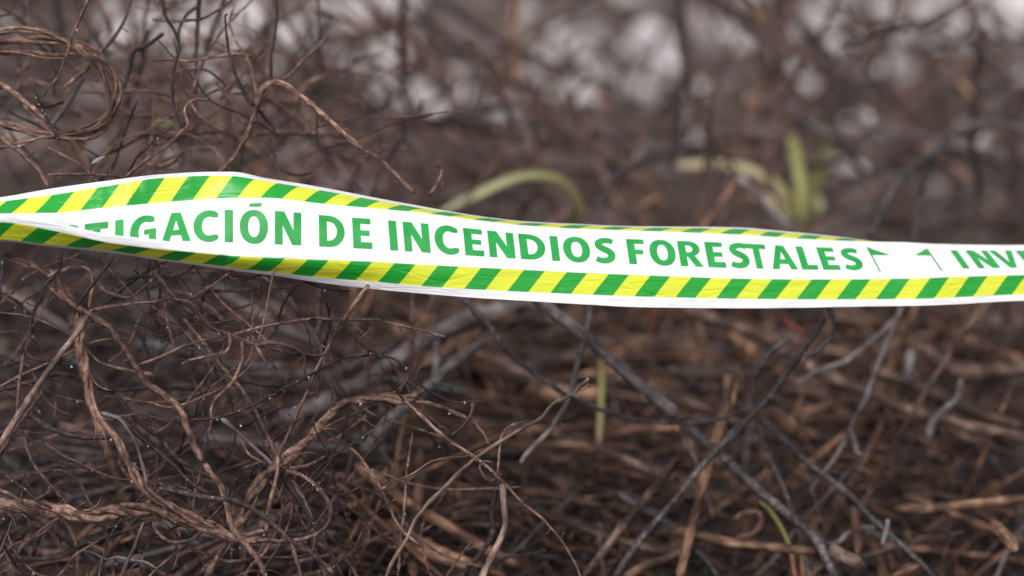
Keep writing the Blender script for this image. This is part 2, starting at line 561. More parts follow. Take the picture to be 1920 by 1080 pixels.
# ------------------------------------------------------------------ the barrier tape
# stations across the photo: x, top edge a, stripe b-c, crest of the fold, f-g lower stripe, bottom edge h, depth, stripe period in px
ST = [
    # x      a     b     c    crest   f     g     h     D     per
    (-900, 480, 484, 500, 503, 517, 545, 548, 1.800, 86),
    (-300, 405, 409, 427, 430, 444, 476, 479, 1.830, 86),
    (0,    370, 378, 400, 403, 417, 450, 453, 1.850, 85),
    (100,  353, 365, 399, 416, 433, 460, 463, 1.857, 85),
    (200,  339, 349, 389, 437, 455, 469, 473, 1.863, 85),
    (300,  327, 333, 380, 449, 468, 485, 488, 1.870, 85),
    (400,  322, 329, 373, None, 477, 497, 502, 1.876, 84),
    (435,  322, 330, 371, None, 480, 502, 507, 1.878, 84),
    (500,  334, 340, 371, None, 483, 509, 515, 1.882, 83),
    (600,  350, 356, 381, None, 487, 520, 530, 1.888, 82),
    (700,  368, 373, 390, None, 491, 528, 542, 1.894, 81),
    (800,  386, 390, 399, None, 497, 537, 551, 1.900, 81),
    (900,  403, 405, 412, None, 502, 543, 559, 1.908, 81),
    (1000, 415, 417, 423, None, 507, 548, 565, 1.916, 80.5),
    (1100, 420, 422, 429, None, 512, 552, 571, 1.924, 79),
    (1200, 424, 426, 432, None, 516, 556, 576, 1.932, 77.5),
    (1400, 426, 429, 439.5, None, 523, 560, 578, 1.948, 75.5),
    (1500, 433, 436, 446, None, 524, 561, 577, 1.956, 74.5),
    (1600, 442, 444.5, 451, None, 524, 561, 575, 1.964, 74),
    (1670, 450, 451, 453, None, 523, 560.5, 574, 1.970, 73.7),
    (1730, 460, 458, 454, None, 522, 560, 573, 1.972, 73.5),
    (1800, 466, 463, 457, None, 519, 557, 570, 1.980, 73),
    (1920, 472, 468, 459, None, 516, 552, 564, 1.990, 72),
    (2400, 470, 466, 457, None, 514, 550, 562, 2.030, 70),
    (3000, 440, 436, 427, None, 484, 520, 532, 2.080, 68),
]
LEAN = [(-900, 0), (560, 0), (740, -0.08), (1000, -0.10), (1200, -0.13), (1400, -0.18), (1500, -0.25), (1700, -0.36), (1800, -0.47), (1920, -0.52), (3000, -0.5)]


def lin(tab, x, k=1):
    if x <= tab[0][0]:
        return tab[0][k]
    for a, b in zip(tab, tab[1:]):
        if x <= b[0]:
            t = (x - a[0]) / (b[0] - a[0])
            return a[k] + (b[k] - a[k]) * t
    return tab[-1][k]


def herm(xs, ys, x):
    """monotone cubic through the stations"""
    n = len(xs)
    if x <= xs[0]:
        return ys[0]
    if x >= xs[-1]:
        return ys[-1]
    i = 0
    while xs[i + 1] < x:
        i += 1
    h = xs[i + 1] - xs[i]
    dl = (ys[i + 1] - ys[i]) / h

    def m(j):
        if j == 0 or j == n - 1:
            return dl
        d0 = (ys[j] - ys[j - 1]) / (xs[j] - xs[j - 1])
        d1 = (ys[j + 1] - ys[j]) / (xs[j + 1] - xs[j])
        if d0 * d1 <= 0:
            return 0.0
        return 2 * d0 * d1 / (d0 + d1)
    t = (x - xs[i]) / h
    return ((2 * t ** 3 - 3 * t * t + 1) * ys[i] + (t ** 3 - 2 * t * t + t) * h * m(i) + (-2 * t ** 3 + 3 * t * t) * ys[i + 1] + (t ** 3 - t * t) * h * m(i + 1))


SX = [s[0] for s in ST]


def station(x):
    val = {}
    for k, nm in ((1, 'a'), (2, 'b'), (3, 'c'), (5, 'f'), (6, 'g'), (7, 'h'), (8, 'D'), (9, 'per')):
        val[nm] = herm(SX, [s[k] for s in ST], x)
    cr = [(s[0], s[4]) for s in ST if s[4] is not None] + [(360, 458), (430, 466)]
    s = val['per'] / 81.0
    val['s'] = s

    def dep(flat, dy):
        return math.sqrt(max(0.0, (flat * s) ** 2 - dy * dy))
    # control points (v, y, depth in px, + = away from the camera), lower edge first
    pts = []
    d_g = dep(20, val['h'] - val['g']) * 0.8
    d_f = dep(44, val['g'] - val['f'])
    low_tuck = sstep(1000, 600, x) if x < 1000 else 0.0
    # to the left the lower flap tucks away underneath; to the right it hangs nearly plumb
    pts.append((V_H, val['h'], (d_f + d_g) * low_tuck))
    pts.append((V_G, val['g'], d_f * low_tuck))
    pts.append((V_F, val['f'], 0.0))
    w = (V_C - V_F)
    zone = val['f'] - val['c']
    mixw = sstep(345, 425, x)
    dz = dep(w, zone) * 0.9
    flat_pts = [(V_F + w * q, val['f'] - zone * (q + 0.10 * q * (1 - q) * min(1, dz / 60)), dz * q ** 1.6) for q in (0.0, 0.25, 0.5, 0.75, 1.0)]
    if x < 425:
        yc = herm([c[0] for c in cr], [c[1] for c in cr], x)
        fr = (val['f'] - yc)
        full = max(2.0, (w * s - (yc - val['c']) - fr)) / 2
        hid = max(1.5, full * sstep(400, 190, x))
        v1 = V_F + fr / s
        v2 = v1 + hid / s
        k = min(1.0, hid / 12)
        up_len = (V_C - v2) * s
        yv = yc + hid
        span = max(1.0, val['g'] - val['f'])
        flap = max(0.0, (yv - val['f']) / span) * d_f * low_tuck      # depth of the front flap at the height of the hidden fold
        vz = flap + 8 * k
        d_c = vz + 4 * k + math.sqrt(max(0.0, up_len ** 2 - (yc + hid - val['c']) ** 2)) * 0.9
        fold_pts = [(V_F, val['f'], 0.0), (v1 - 3, yc + 2.5, -4.0 * k), (v1, yc, -3.0 * k), (v1 + 1.2, yc + 1.0 * k, 2.5 * k),
                    (v2, yc + hid * 0.97, vz), (v2 + 1.2, yc + hid * 0.94, vz + 4 * k), (V_C, val['c'], d_c)]
        fv = [p[0] for p in fold_pts]
        fy = [p[1] for p in fold_pts]
        fd = [p[2] for p in fold_pts]
        gv = [p[0] for p in flat_pts]
        vv = sorted(set(fv + gv))
        zp = []
        for q in vv:
            zp.append((q, interp((fv, fy), q) * (1 - mixw) + herm(gv, [p[1] for p in flat_pts], q) * mixw,
                       interp((fv, fd), q) * (1 - mixw) + herm(gv, [p[2] for p in flat_pts], q) * mixw))
        pts += zp[1:]
        d_c = zp[-1][2]
    else:
        pts += flat_pts[1:]
        d_c = dz
    back = 1.0
    if x > 1600:
        back = 1.0 - 0.35 * sstep(1600, 1750, x)
    d_b = d_c + dep(44, val['c'] - val['b']) * back
    d_a = d_b + dep(20, val['b'] - val['a']) * back
    pts.append((V_B, val['b'], d_b))
    pts.append((V_A, val['a'], d_a))
    return val, pts


NU, NV = 640, 101
X0, X1 = -900.0, 3000.0
GX = [X0 + (X1 - X0) * (i / (NU - 1)) for i in range(NU)]
GU = [0.0]
for i in range(1, NU):
    p = herm(SX, [s[9] for s in ST], 0.5 * (GX[i] + GX[i - 1]))
    GU.append(GU[-1] + (GX[i] - GX[i - 1]) * 81.0 / p)


def interp(tab, x):
    lo, hi = 0, len(tab[0]) - 1
    xs, ys = tab
    if x <= xs[0]:
        return ys[0]
    if x >= xs[-1]:
        return ys[-1]
    while hi - lo > 1:
        md = (lo + hi) // 2
        if xs[md] <= x:
            lo = md
        else:
            hi = md
    return ys[lo] + (ys[hi] - ys[lo]) * (x - xs[lo]) / (xs[hi] - xs[lo])


def u_of_x(x):
    return interp((GX, GU), x)


def tape_grid():
    grid = []
    for i, x in enumerate(GX):
        val, pts = station(x)
        le = lin(LEAN, x)
        vs = [p[0] for p in pts]
        ysn = [p[1] for p in pts]
        dp = [p[2] for p in pts]
        D = val['D']
        colm = []
        for j in range(NV):
            v = V_A * j / (NV - 1)
            fold = x < 425
            y = herm(vs, ysn, v) if not fold else interp((vs, ysn), v)
            z = herm(vs, dp, v) if not fold else interp((vs, dp), v)
            # faint ripples of slack film
            z += 1.4 * noise.noise(Vector((x * 0.006, v * 0.012, 2.0))) + 0.5 * noise.noise(Vector((x * 0.03, v * 0.02, 7.0)))
            px = x + le * max(0.0, v - 70) * val['s'] * 0.9
            d = D + z * D / F
            colm.append(P(px, y, d))
        grid.append(colm)
    # light smoothing across the film (rounds the creases)
    for _ in range(1):
        for colm in grid:
            old = [p.copy() for p in colm]
            for j in range(1, NV - 1):
                colm[j] = old[j] * 0.5 + (old[j - 1] + old[j + 1]) * 0.25
    return grid


TG = tape_grid()


def tape_pt(u, v, off=0.0):
    x = interp((GU, list(range(NU))), u)
    i = min(NU - 2, max(0, int(x)))
    fx = x - i
    y = v / V_A * (NV - 1)
    j = min(NV - 2, max(0, int(y)))
    fy = y - j
    a, b, c, d = TG[i][j], TG[i + 1][j], TG[i][j + 1], TG[i + 1][j + 1]
    p = a * (1 - fx) * (1 - fy) + b * fx * (1 - fy) + c * (1 - fx) * fy + d * fx * fy
    if off:
        n = (b - a + d - c).cross(c - a + d - b)
        p = p + n.normalized() * off
    return p


def build_tape():
    ph_low = u_of_x(627)
    ph_top = u_of_x(235)
    me = bpy.data.meshes.new("barrier_tape")
    v = [tuple(p) for c in TG for p in c]
    f = []
    uv = []
    for i in range(NU - 1):
        for j in range(NV - 1):
            f.append((i * NV + j, (i + 1) * NV + j, (i + 1) * NV + j + 1, i * NV + j + 1))
            a, b = V_A * j / (NV - 1), V_A * (j + 1) / (NV - 1)
            uv += [GU[i], a, GU[i + 1], a, GU[i + 1], b, GU[i], b]
    me.from_pydata(v, [], f)
    lay = me.uv_layers.new(name="UVMap")
    lay.data.foreach_set("uv", uv)
    me.polygons.foreach_set("use_smooth", [True] * len(f))
    o = link("barrier_tape", me, tape_mat(ph_low, ph_top))
    tag(o, "white barrier tape with green lettering and slanted green and yellow stripes", "barrier tape")
    return o


def arc(cx, cy, rx, ry, a0, a1, n=18, pw=1.0):
    out = []
    for i in range(n + 1):
        a = math.radians(a0 + (a1 - a0) * i / n)
        c, s = math.cos(a), math.sin(a)
        out.append((cx + rx * math.copysign(abs(c) ** pw, c), cy + ry * math.copysign(abs(s) ** pw, s)))
    return out


def stroke(pts, w):
    """outline of a bent pen stroke of width w(t)"""
    L, R = [], []
    n = len(pts)
    for i in range(n):
        a, b = pts[max(0, i - 1)], pts[min(n - 1, i + 1)]
        dx, dy = b[0] - a[0], b[1] - a[1]
        m = math.hypot(dx, dy) or 1
        nx, ny = -dy / m, dx / m
        h = w(i / (n - 1)) / 2
        L.append((pts[i][0] + nx * h, pts[i][1] + ny * h))
        R.append((pts[i][0] - nx * h, pts[i][1] - ny * h))
    return L + R[::-1]


def glyph(ch):
    """(width, [outer, hole...] lists) on a cap height of 60"""
    T, B = 15.4, 12.2
    if ch == 'I':
        return T, [[[(0, 0), (T, 0), (T, 60), (0, 60)]]]
    if ch == 'N':
        return 50, [[[(0, 0), (14.6, 0), (14.6, 35), (33, 0), (50, 0), (50, 60), (35.4, 60), (35.4, 26), (17.5, 60), (0, 60)]]]
    if ch == 'V':
        return 52, [[[(18.5, 0), (33.5, 0), (52, 60), (37.5, 60), (26.3, 18), (15, 60), (0, 60)]]]
    if ch == 'E':
        return 37, [[[(0, 0), (37, 0), (37, B), (T, B), (T, 25), (33, 25), (33, 35.5), (T, 35.5), (T, 49), (36, 49), (36, 60), (0, 60)]]]
    if ch == 'F':
        return 35, [[[(0, 0), (T, 0), (T, 23.5), (31.5, 23.5), (31.5, 34.5), (T, 34.5), (T, 49), (35, 49), (35, 60), (0, 60)]]]
    if ch == 'L':
        return 35, [[[(0, 0), (35, 0), (35, 11.5), (T, 11.5), (T, 60), (0, 60)]]]
    if ch == 'T':
        return 43, [[[(14.5, 0), (28.5, 0), (28.5, 48.5), (43, 48.5), (43, 60), (0, 60), (0, 48.5), (14.5, 48.5)]]]
    if ch == 'A':
        return 54, [[[(0, 0), (14.5, 0), (18.2, 13), (35.8, 13), (39.5, 0), (54, 0), (35.5, 60), (18.5, 60)], [(21.2, 24), (32.8, 24), (27, 45)]]]
    if ch in ('O', 'Ó'):
        g = [[arc(26.5, 30, 26.5, 31, 0, 350, 35, 0.92), arc(26.5, 30, 10.8, 19.2, 0, 348, 29, 0.92)]]
        if ch == 'Ó':
            g.append([[(17, 67), (40, 67), (42, 74), (19, 73)]])
        return 53, g
    if ch == 'D':
        return 50, [[[(0, 0), (19, 0)] + arc(19, 30, 31, 30, -88, 88, 22, 0.95) + [(19, 60), (0, 60)],
                     [(T, 11.5), (18.5, 11.5)] + arc(18.5, 30, 16.5, 18.5, -86, 86, 18, 0.95) + [(18.5, 48.5), (T, 48.5)]]]
    if ch == 'C':
        o = arc(28, 30, 28, 31, 52, 308, 26, 0.95)
        i = arc(29, 30, 13.4, 18.6, 300, 60, 20, 0.95)
        return 46, [[o + [(46, 13)] + i + [(46, 47)]]]
    if ch == 'G':
        o = arc(28, 30, 28, 31, 52, 300, 26, 0.95)
        i = arc(29, 30, 13.4, 18.6, 285, 60, 20, 0.95)
        return 48, [[o + [(48, 5), (48, 33), (26, 33), (26, 23), (35, 23), (35, 13)] + i + [(45, 47)]]]
    if ch == 'S':
        c = [(39, 51.5), (30, 54.6), (20, 54), (11.5, 49.5), (10, 43), (14, 37), (22, 32.2), (30, 27), (34, 20), (31.5, 11.5), (23, 6.2), (12, 6), (3, 9.5)]
        p = [Vector((a, b, 0)) for a, b in c]
        q = [(t.x, t.y) for t in catmull(p, 2.2)]
        return 41, [[stroke(q, lambda t: 12.2 + 3.0 * math.sin(math.pi * t) ** 2)]]
    if ch == 'R':
        return 47, [[[(0, 0), (T, 0), (T, 22), (18, 22), (31, 0), (47, 0), (32, 25)] + arc(22, 42, 22.5, 18, -52, 88, 16, 0.95) + [(22, 60), (0, 60)],
                     [(T, 32.5), (20.5, 32.5)] + arc(20.5, 41, 9.5, 8.5, -86, 86, 12, 1.0) + [(20.5, 49.5), (T, 49.5)]]]
    raise ValueError(ch)


def lay_print(name, polys, u0, v0, su, parent, lab):
    """prints outlines on the film as a thin skin that follows its folds"""
    bm = bmesh.new()
    for loops in polys:
        rings = [[Vector((x, y, 0)) for x, y in lp] for lp in loops]
        flat = [p for r in rings for p in r]
        vs = [bm.verts.new(p) for p in flat]
        for t in geometry.tessellate_polygon(rings):
            try:
                bm.faces.new([vs[k] for k in t])
            except ValueError:
                pass
    for ax, hi in ((0, 62), (1, 76)):
        for k in range(4, hi, 4):
            co = [0, 0, 0]; co[ax] = k + 0.013
            no = [0, 0, 0]; no[ax] = 1
            bmesh.ops.bisect_plane(bm, geom=bm.verts[:] + bm.edges[:] + bm.faces[:], plane_co=co, plane_no=no)
    for vt in bm.verts:
        vt.co = tape_pt(u0 + vt.co.x * su, v0 - 1.5 + vt.co.y * 1.05, 0.00035)
    bmesh.ops.recalc_face_normals(bm, faces=bm.faces[:])
    if bm.faces and sum((f.normal.dot(FWD) * f.calc_area() for f in bm.faces)) > 0:
        bmesh.ops.reverse_faces(bm, faces=bm.faces[:])
    me = bpy.data.meshes.new(name)
    bm.to_mesh(me)
    bm.free()
    me.polygons.foreach_set("use_smooth", [True] * len(me.polygons))
    o = link(name, me, M['ink'], parent)
    o["label"] = lab
    return o


def print_text(tape):
    # letter, photo x of its centre
    row = [('I', -48), ('N', -5), ('V', 40), ('E', 86), ('S', 126), ('T', 181), ('I', 224), ('G', 268), ('A', 330), ('C', 386), ('I', 429), ('Ó', 476), ('N', 540),
           ('D', 622), ('E', 679), ('I', 737), ('N', 781), ('C', 837), ('E', 888), ('N', 940), ('D', 998), ('I', 1040), ('O', 1081), ('S', 1133),
           ('F', 1193), ('O', 1242), ('R', 1294), ('E', 1341), ('S', 1385), ('T', 1420), ('A', 1467), ('L', 1513), ('E', 1553), ('S', 1596),
           ('I', 1800), ('N', 1843), ('V', 1888), ('E', 1932), ('S', 1970), ('T', 2006), ('I', 2040), ('G', 2078), ('A', 2124)]
    for ch, x in row:
        w, polys = glyph(ch)
        le = lin(LEAN, x)
        s = herm(SX, [q[9] for q in ST], x) / 81.0
        xb = x - le * 51 * s * 0.9
        su = 0.97 if x < 1700 else 0.92
        uc = u_of_x(xb)
        lay_print("letter", polys, uc - w * su / 2, 91.0, su, tape, "printed green capital letter " + ch)
    # the pair of pennants after the words
    for x, sg in ((1644, 1), (1758, -1)):
        le = lin(LEAN, x)
        s = herm(SX, [q[9] for q in ST], x) / 81.0
        u = u_of_x(x - le * 30 * s)
        if sg > 0:
            pol = [[[(5.6, -6), (8.8, -6), (4.0, 64), (0.4, 64)]], [[(4.0, 64), (44, 42), (5.4, 42)]]]
        else:
            pol = [[[(33.6, -6), (36.8, -6), (33.8, 62), (30.4, 62)]], [[(30.3, 63), (31.2, 42), (-2, 42)]]]
        lay_print("pennant_mark", pol, u - (6 if sg > 0 else 34), 91.0, 1.0, tape,
                  "small green pennant on a thin pole flying " + ("right" if sg > 0 else "left"))


tape = build_tape()
print_text(tape)

# ------------------------------------------------------------------ traced stems: helpers
ZO = {'R0': (0, 0), 'R0b': (640, 0), 'R6': (1280, 0), 'R7': (0, 500), 'R8': (0, 720), 'R1': (500, 540), 'R2': (640, 720), 'R3': (1000, 540), 'R4': (1280, 560), 'R5': (1280, 720)}


def path(reg, pts, d0, d1=None):
    """photo tracing (three times enlarged) -> centre line in the place, depth running from d0 to d1"""
    ox, oy = ZO[reg]
    d1 = d0 if d1 is None else d1
    n = len(pts)
    out = []
    for i, (x, y) in enumerate(pts):
        d = d0 + (d1 - d0) * i / (n - 1)
        out.append(P(ox + x / 3, oy + y / 3, d))
    return out


def stem(name, label, cat, reg, pts, r, d0, d1=None, mat='brown', tip=0.4, sub=0, spur=0, drop=0, wob=0.0011, group=None, sides=9, rough=0.34):
    """one burnt stem; r in enlarged photo pixels"""
    base = path(reg, pts, d0, d1)
    dm = d0 if d1 is None else (d0 + d1) / 2
    R = r / 3 * dm / F * 1.22
    if mat in STRAIGHT:
        c = catmull(base, max(0.003, R * 1.2))
        rough = 0.12
    else:
        c = wobble(wobble(catmull(base, max(0.0022, R * 0.9)), wob), min(0.0006, R * 0.35) if R < 0.0028 else 0.0, 80)
    mb = MB()
    mb.tube(c, stem_rad(R, tip), sides, rough=rough)
    o = link(name, mb.mesh(name), M[mat])
    tag(o, label, cat, group)
    for _ in range(sub):
        i = random.randrange(len(c) // 6, len(c) - 2)
        tg = (c[i + 1] - c[i - 1]).normalized()
        side = (tg.cross(FWD)).normalized() * random.choice((-1, 1))
        dr = (tg * random.uniform(0.2, 0.9) + side * random.uniform(0.5, 1.0) + FWD * random.uniform(0.0, 0.5)).normalized()
        ln = random.uniform(0.02, 0.06)
        q = [c[i] + dr * ln * k / 4 + Vector((0, 0, 1)) * (random.uniform(-1, 1) * ln * 0.07 * k) for k in range(5)]
        m2 = MB()
        m2.tube(wobble(catmull(q, 0.003), 0.0008), stem_rad(R * random.uniform(0.35, 0.55), 0.4), 6, rough=0.2)
        link("side_twig", m2.mesh("side_twig"), M[mat], o)
    if spur:
        buds(o, c, R, spur, M[mat])
    if drop:
        droplets(o, c, R, drop)
    return o


def twisted(name, label, reg, pts, r, d0, d1=None, n=3, pitch=0.05, mat='vine', group=None, drop=3, fray=4, tip=0.8):
    """several strands wound round each other"""
    base = path(reg, pts, d0, d1)
    dm = d0 if d1 is None else (d0 + d1) / 2
    R = r / 3 * dm / F * 1.3
    c = wobble(catmull(base, 0.003), 0.0012)
    root = bpy.data.objects.new(name, None)
    col.objects.link(root)
    root.empty_display_size = 0.02
    tag(root, label, "vine", group)
    ph0 = random.random() * 6.28
    for k in range(n):
        rs = R * random.uniform(0.40, 0.62)
        L = 0.0
        q = []
        s1 = random.random() * 40
        for i, p in enumerate(c):
            if i:
                L += (c[i] - c[i - 1]).length
            tg = (c[min(i + 1, len(c) - 1)] - c[max(0, i - 1)]).normalized()
            a1 = tg.cross(FWD).normalized()
            a2 = tg.cross(a1)
            ph = ph0 + k * 2 * math.pi / n + L / pitch * 2 * math.pi * (0.8 + 0.5 * noise.noise(Vector((L * 9 + s1, 0, 0))))
            spread = R * (0.58 + 0.35 * noise.noise(Vector((L * 30 + s1, 2, 0))))
            q.append(p + a1 * math.cos(ph) * spread + a2 * math.sin(ph) * spread)
        mb = MB()
        mb.tube(wobble(q, 0.0006, 60), stem_rad(rs, tip), 8, rough=0.3)
        link("strand", mb.mesh("strand"), M[mat], root)
    if fray:
        mb = MB()
        for _ in range(fray):
            i = random.randrange(2, len(c) - 6)
            tg = (c[i + 1] - c[i - 1]).normalized()
            sd = tg.cross(FWD).normalized() * random.choice((-1, 1))
            ln = random.uniform(0.008, 0.022)
            a = c[i] + sd * R * 0.7
            q = [a, a + tg * ln * 0.4 + sd * ln * 0.12, a + tg * ln * 0.75 + sd * ln * 0.4, a + tg * ln * 0.9 + sd * ln * random.uniform(0.6, 0.9)]
            mb.tube(catmull(q, 0.002), lambda t: R * 0.14 * (1 - 0.6 * t), 5)
        link("bark_fray", mb.mesh("bark_fray"), M[mat], root, kind="stuff")
    if drop:
        droplets(root, c, R * 1.2, drop)
    return root


# ------------------------------------------------------------------ the bramble tangle by the folded end of the tape
twisted("twisted_vine", "thick twisted brown vine winding down from under the folded tape end to the lower knot", 'R7',
        [(455, 260), (450, 340), (452, 430), (470, 540), (495, 640), (508, 740), (530, 830), (580, 900), (640, 962), (690, 1030), (730, 1110), (765, 1180), (810, 1240), (870, 1290), (950, 1340), (1030, 1385), (1110, 1425), (1210, 1460)],
        21, 1.90, 1.90, 3, 0.055, fray=7, drop=5)
twisted("twisted_vine", "rope of thin brown vines running flat along the bottom edge into the knot", 'R8',
        [(-60, 690), (80, 690), (190, 700), (310, 715), (420, 735), (540, 740), (640, 720), (760, 705), (880, 710), (980, 745), (1060, 780), (1160, 820), (1290, 850), (1400, 860), (1500, 855)],
        32, 1.92, 1.90, 4, 0.06, fray=6, drop=4)
twisted("twisted_vine", "twisted brown vine rising from the lower knot towards the letters D and E", 'R8',
        [(1310, 850), (1340, 790), (1390, 720), (1430, 620), (1490, 525), (1570, 460), (1640, 400), (1690, 335), (1740, 275), (1820, 205), (1900, 150), (1970, 110), (2060, 85), (2160, 80), (2250, 92), (2330, 60), (2380, 20)],
        25, 1.91, 1.94, 3, 0.06, fray=8, drop=5)
stem("knobbly_vine", "knobbly bare vine from the tape fold down to a swollen dark joint", "vine", 'R7',
     [(285, 125), (380, 190), (450, 245), (530, 292), (610, 340), (660, 410), (712, 485), (770, 570), (835, 655), (930, 720), (990, 770), (1030, 830), (1055, 910), (1085, 990), (1130, 1080), (1145, 1100)],
     15, 1.885, 1.885, 'vine', tip=1.1, spur=6, drop=5, wob=0.0016, rough=0.4)
stem("knobbly_vine", "smooth vine hanging on from the swollen joint across the lower knot", "vine", 'R8',
     [(1150, 440), (1175, 490), (1235, 555), (1270, 650), (1295, 760), (1340, 850), (1400, 920), (1460, 990), (1500, 1100)],
     15, 1.884, 1.88, 'vine', tip=0.9, drop=3, wob=0.0012, rough=0.3)
twisted("wound_shoot", "reddish shoots wound in a coil at the top of the knobbly vine", 'R7',
        [(20, -70), (80, -40), (150, -20), (220, 0), (290, 40), (330, 110), (390, 165), (450, 235), (520, 290), (590, 325)], 20, 1.905, 1.893, 3, 0.035, drop=3, fray=3)
stem("straight_stem", "long straight pale brown stem slanting down from the coil to the corner", "stem", 'R7',
     [(495, 270), (440, 360), (340, 492), (240, 632), (150, 765), (80, 870), (20, 970), (-60, 1090)], 14, 1.88, 1.86, 'pale', tip=1.05, drop=2, wob=0.0006)
stem("straight_stem", "thinner pale stem running close beside the long straight one", "stem", 'R7',
     [(245, 700), (150, 830), (60, 965), (-10, 1080)], 9, 1.885, 1.87, 'brown', tip=1.0)
stem("twig", "thin upright brown twig crossing the foot of the long straight stem", "twig", 'R7',
     [(130, 490), (112, 640), (100, 800), (70, 900), (40, 1050)], 8, 1.875, 1.87, 'brown', spur=4)
stem("charred_twig", "dark bowed twig hanging from the tape edge beside the coil", "twig", 'R7',
     [(345, -90), (335, 20), (270, 90), (220, 190), (180, 290), (162, 400), (150, 480), (210, 522), (330, 548), (430, 552)], 9, 1.87, 1.88, 'dark', drop=6, spur=6, tip=0.7)
stem("charred_twig", "short dark twig leaning across the coil under the tape edge", "twig", 'R7',
     [(640, -70), (585, 5), (530, 85), (480, 152), (430, 225)], 9, 1.868, 1.87, 'dark', sub=1, tip=0.8)
stem("twig", "reddish hoop of twig arching over to the vine head", "twig", 'R7',
     [(270, 60), (330, 28), (420, 3), (495, 15), (520, 60), (510, 150), (500, 240)], 10, 1.89, 1.9, 'vine', tip=0.8)
stem("twig", "thin level twig reaching from the vine head towards the letter N", "twig", 'R7',
     [(470, 250), (600, 222), (740, 207), (860, 200), (960, 176), (1060, 182), (1150, 132), (1230, 82), (1310, 20)], 8, 1.885, 1.9, 'brown', spur=6, drop=4, tip=0.7)
stem("twig", "fine straight twig under the letter G pointing down to a crossing", "twig", 'R7', [(590, -20), (680, 80), (740, 150), (795, 205)], 7, 1.89, 1.89, 'brown', tip=0.8)
stem("twig", "fine twig bending through the crossing under the letter A", "twig", 'R7', [(535, 75), (600, 140), (680, 172), (745, 172), (805, 122), (870, 66), (930, 30)], 8, 1.895, 1.9, 'brown', tip=0.6, drop=2)
stem("twig", "fine arched twig just below the tape between letters A and C", "twig", 'R7', [(655, 115), (715, 72), (800, 52), (900, 62), (980, 60), (1060, 22), (1110, -30)], 7, 1.9, 1.91, 'dark', tip=0.7, spur=4)
stem("branch", "knotty brown branch from the tape edge to the fork in the middle of the tangle", "branch", 'R7',
     [(860, 20), (930, 110), (1000, 190), (1060, 243), (1110, 282), (1160, 322), (1210, 357), (1290, 382), (1350, 412), (1435, 438)], 11, 1.885, 1.89, 'vine', spur=9, drop=5, tip=0.75)
stem("branch", "second strand lying along the knotty branch above the fork", "branch", 'R7',
     [(990, 180), (1070, 200), (1110, 240), (1150, 300), (1215, 352), (1270, 372)], 8, 1.88, 1.885, 'brown', tip=0.6, spur=3)
stem("twig", "twig hooking back under the fork to a blunt end", "twig", 'R7', [(1285, 365), (1290, 430), (1270, 480), (1200, 500), (1120, 514), (1060, 528), (1022, 548)], 8, 1.887, 1.87, 'brown', tip=0.8)
stem("twig", "limp brown twig hanging from the fork in a long curve", "twig", 'R7',
     [(1355, 415), (1362, 500), (1335, 595), (1300, 660), (1230, 730), (1190, 800), (1190, 880), (1160, 945)], 9, 1.885, 1.885, 'vine', spur=5, tip=0.45, drop=2)
stem("twig", "short stubby twig pointing down right of the fork", "twig", 'R7', [(1435, 438), (1470, 500), (1525, 585)], 7, 1.89, 1.88, 'brown', tip=0.8)
stem("twig", "arched twig with a drooping end right of the fork", "twig", 'R7',
     [(1430, 440), (1500, 424), (1590, 432), (1670, 464), (1712, 500), (1718, 600), (1742, 685)], 8, 1.89, 1.885, 'brown', spur=6, tip=0.5, drop=3)
stem("twig", "dark twig looping beneath the arched one right of the fork", "twig", 'R7',
     [(1440, 442), (1530, 460), (1620, 488), (1700, 490), (1780, 500), (1850, 480), (1870, 410), (1905, 330), (1905, 295), (1850, 285)], 7, 1.892, 1.89, 'dark', spur=5, tip=0.7)
stem("long_twig", "long thin arching twig from the fork to below the letters C and E", "twig", 'R7',
     [(1290, 392), (1430, 345), (1540, 325), (1650, 305), (1760, 290), (1870, 298), (1980, 298), (2100, 296), (2220, 320), (2340, 350), (2460, 382), (2510, 395)],
     8, 1.89, 1.905, 'brown', spur=14, drop=10, tip=0.55)
stem("twig", "straight thin twig sloping from the knobbly vine up to the fork", "twig", 'R7',
     [(780, 550), (870, 520), (960, 480), (1060, 440), (1160, 412), (1260, 388)], 8, 1.88, 1.89, 'vine', tip=0.75, spur=5)
stem("long_twig", "long dark droplet-beaded twig sweeping up from the joint to below the letter N", "twig", 'R7',
     [(1080, 862), (1200, 850), (1310, 820), (1420, 780), (1530, 722), (1640, 665), (1750, 608), (1840, 556), (1920, 522), (2000, 505), (2100, 485)],
     8, 1.875, 1.89, 'dark', spur=10, drop=14, tip=0.6)
stem("stem", "straight brown stem slanting behind the fork down to the lower vine", "stem", 'R7',
     [(1030, 290), (1130, 420), (1220, 540), (1320, 640), (1400, 760), (1470, 880), (1520, 980), (1590, 1100)], 11, 1.93, 1.91, 'brown', spur=5, drop=4, tip=0.9)
stem("stem", "soft grey stem slanting down behind the arched twigs", "stem", 'R7', [(1450, 40), (1560, 120), (1650, 215), (1730, 330), (1800, 450), (1830, 560)], 11, 2.0, 2.02, 'grey', tip=0.9)
stem("twig", "pale hair-thin twig dropping from the tape below the letters N and D", "twig", 'R7', [(1545, 10), (1512, 160), (1490, 280), (1450, 415)], 6, 1.89, 1.89, 'pale', tip=0.6)
stem("stem", "slim pinkish stem from under the letter E down into the lower knot", "stem", 'R1',
     [(575, -20), (530, 40), (480, 110), (430, 192), (380, 272), (330, 362), (280, 452), (230, 572), (170, 702), (120, 832), (70, 940), (50, 1060), (20, 1180), (0, 1290), (0, 1370)],
     9, 1.895, 1.89, 'vine', spur=10, drop=8, tip=1.1)
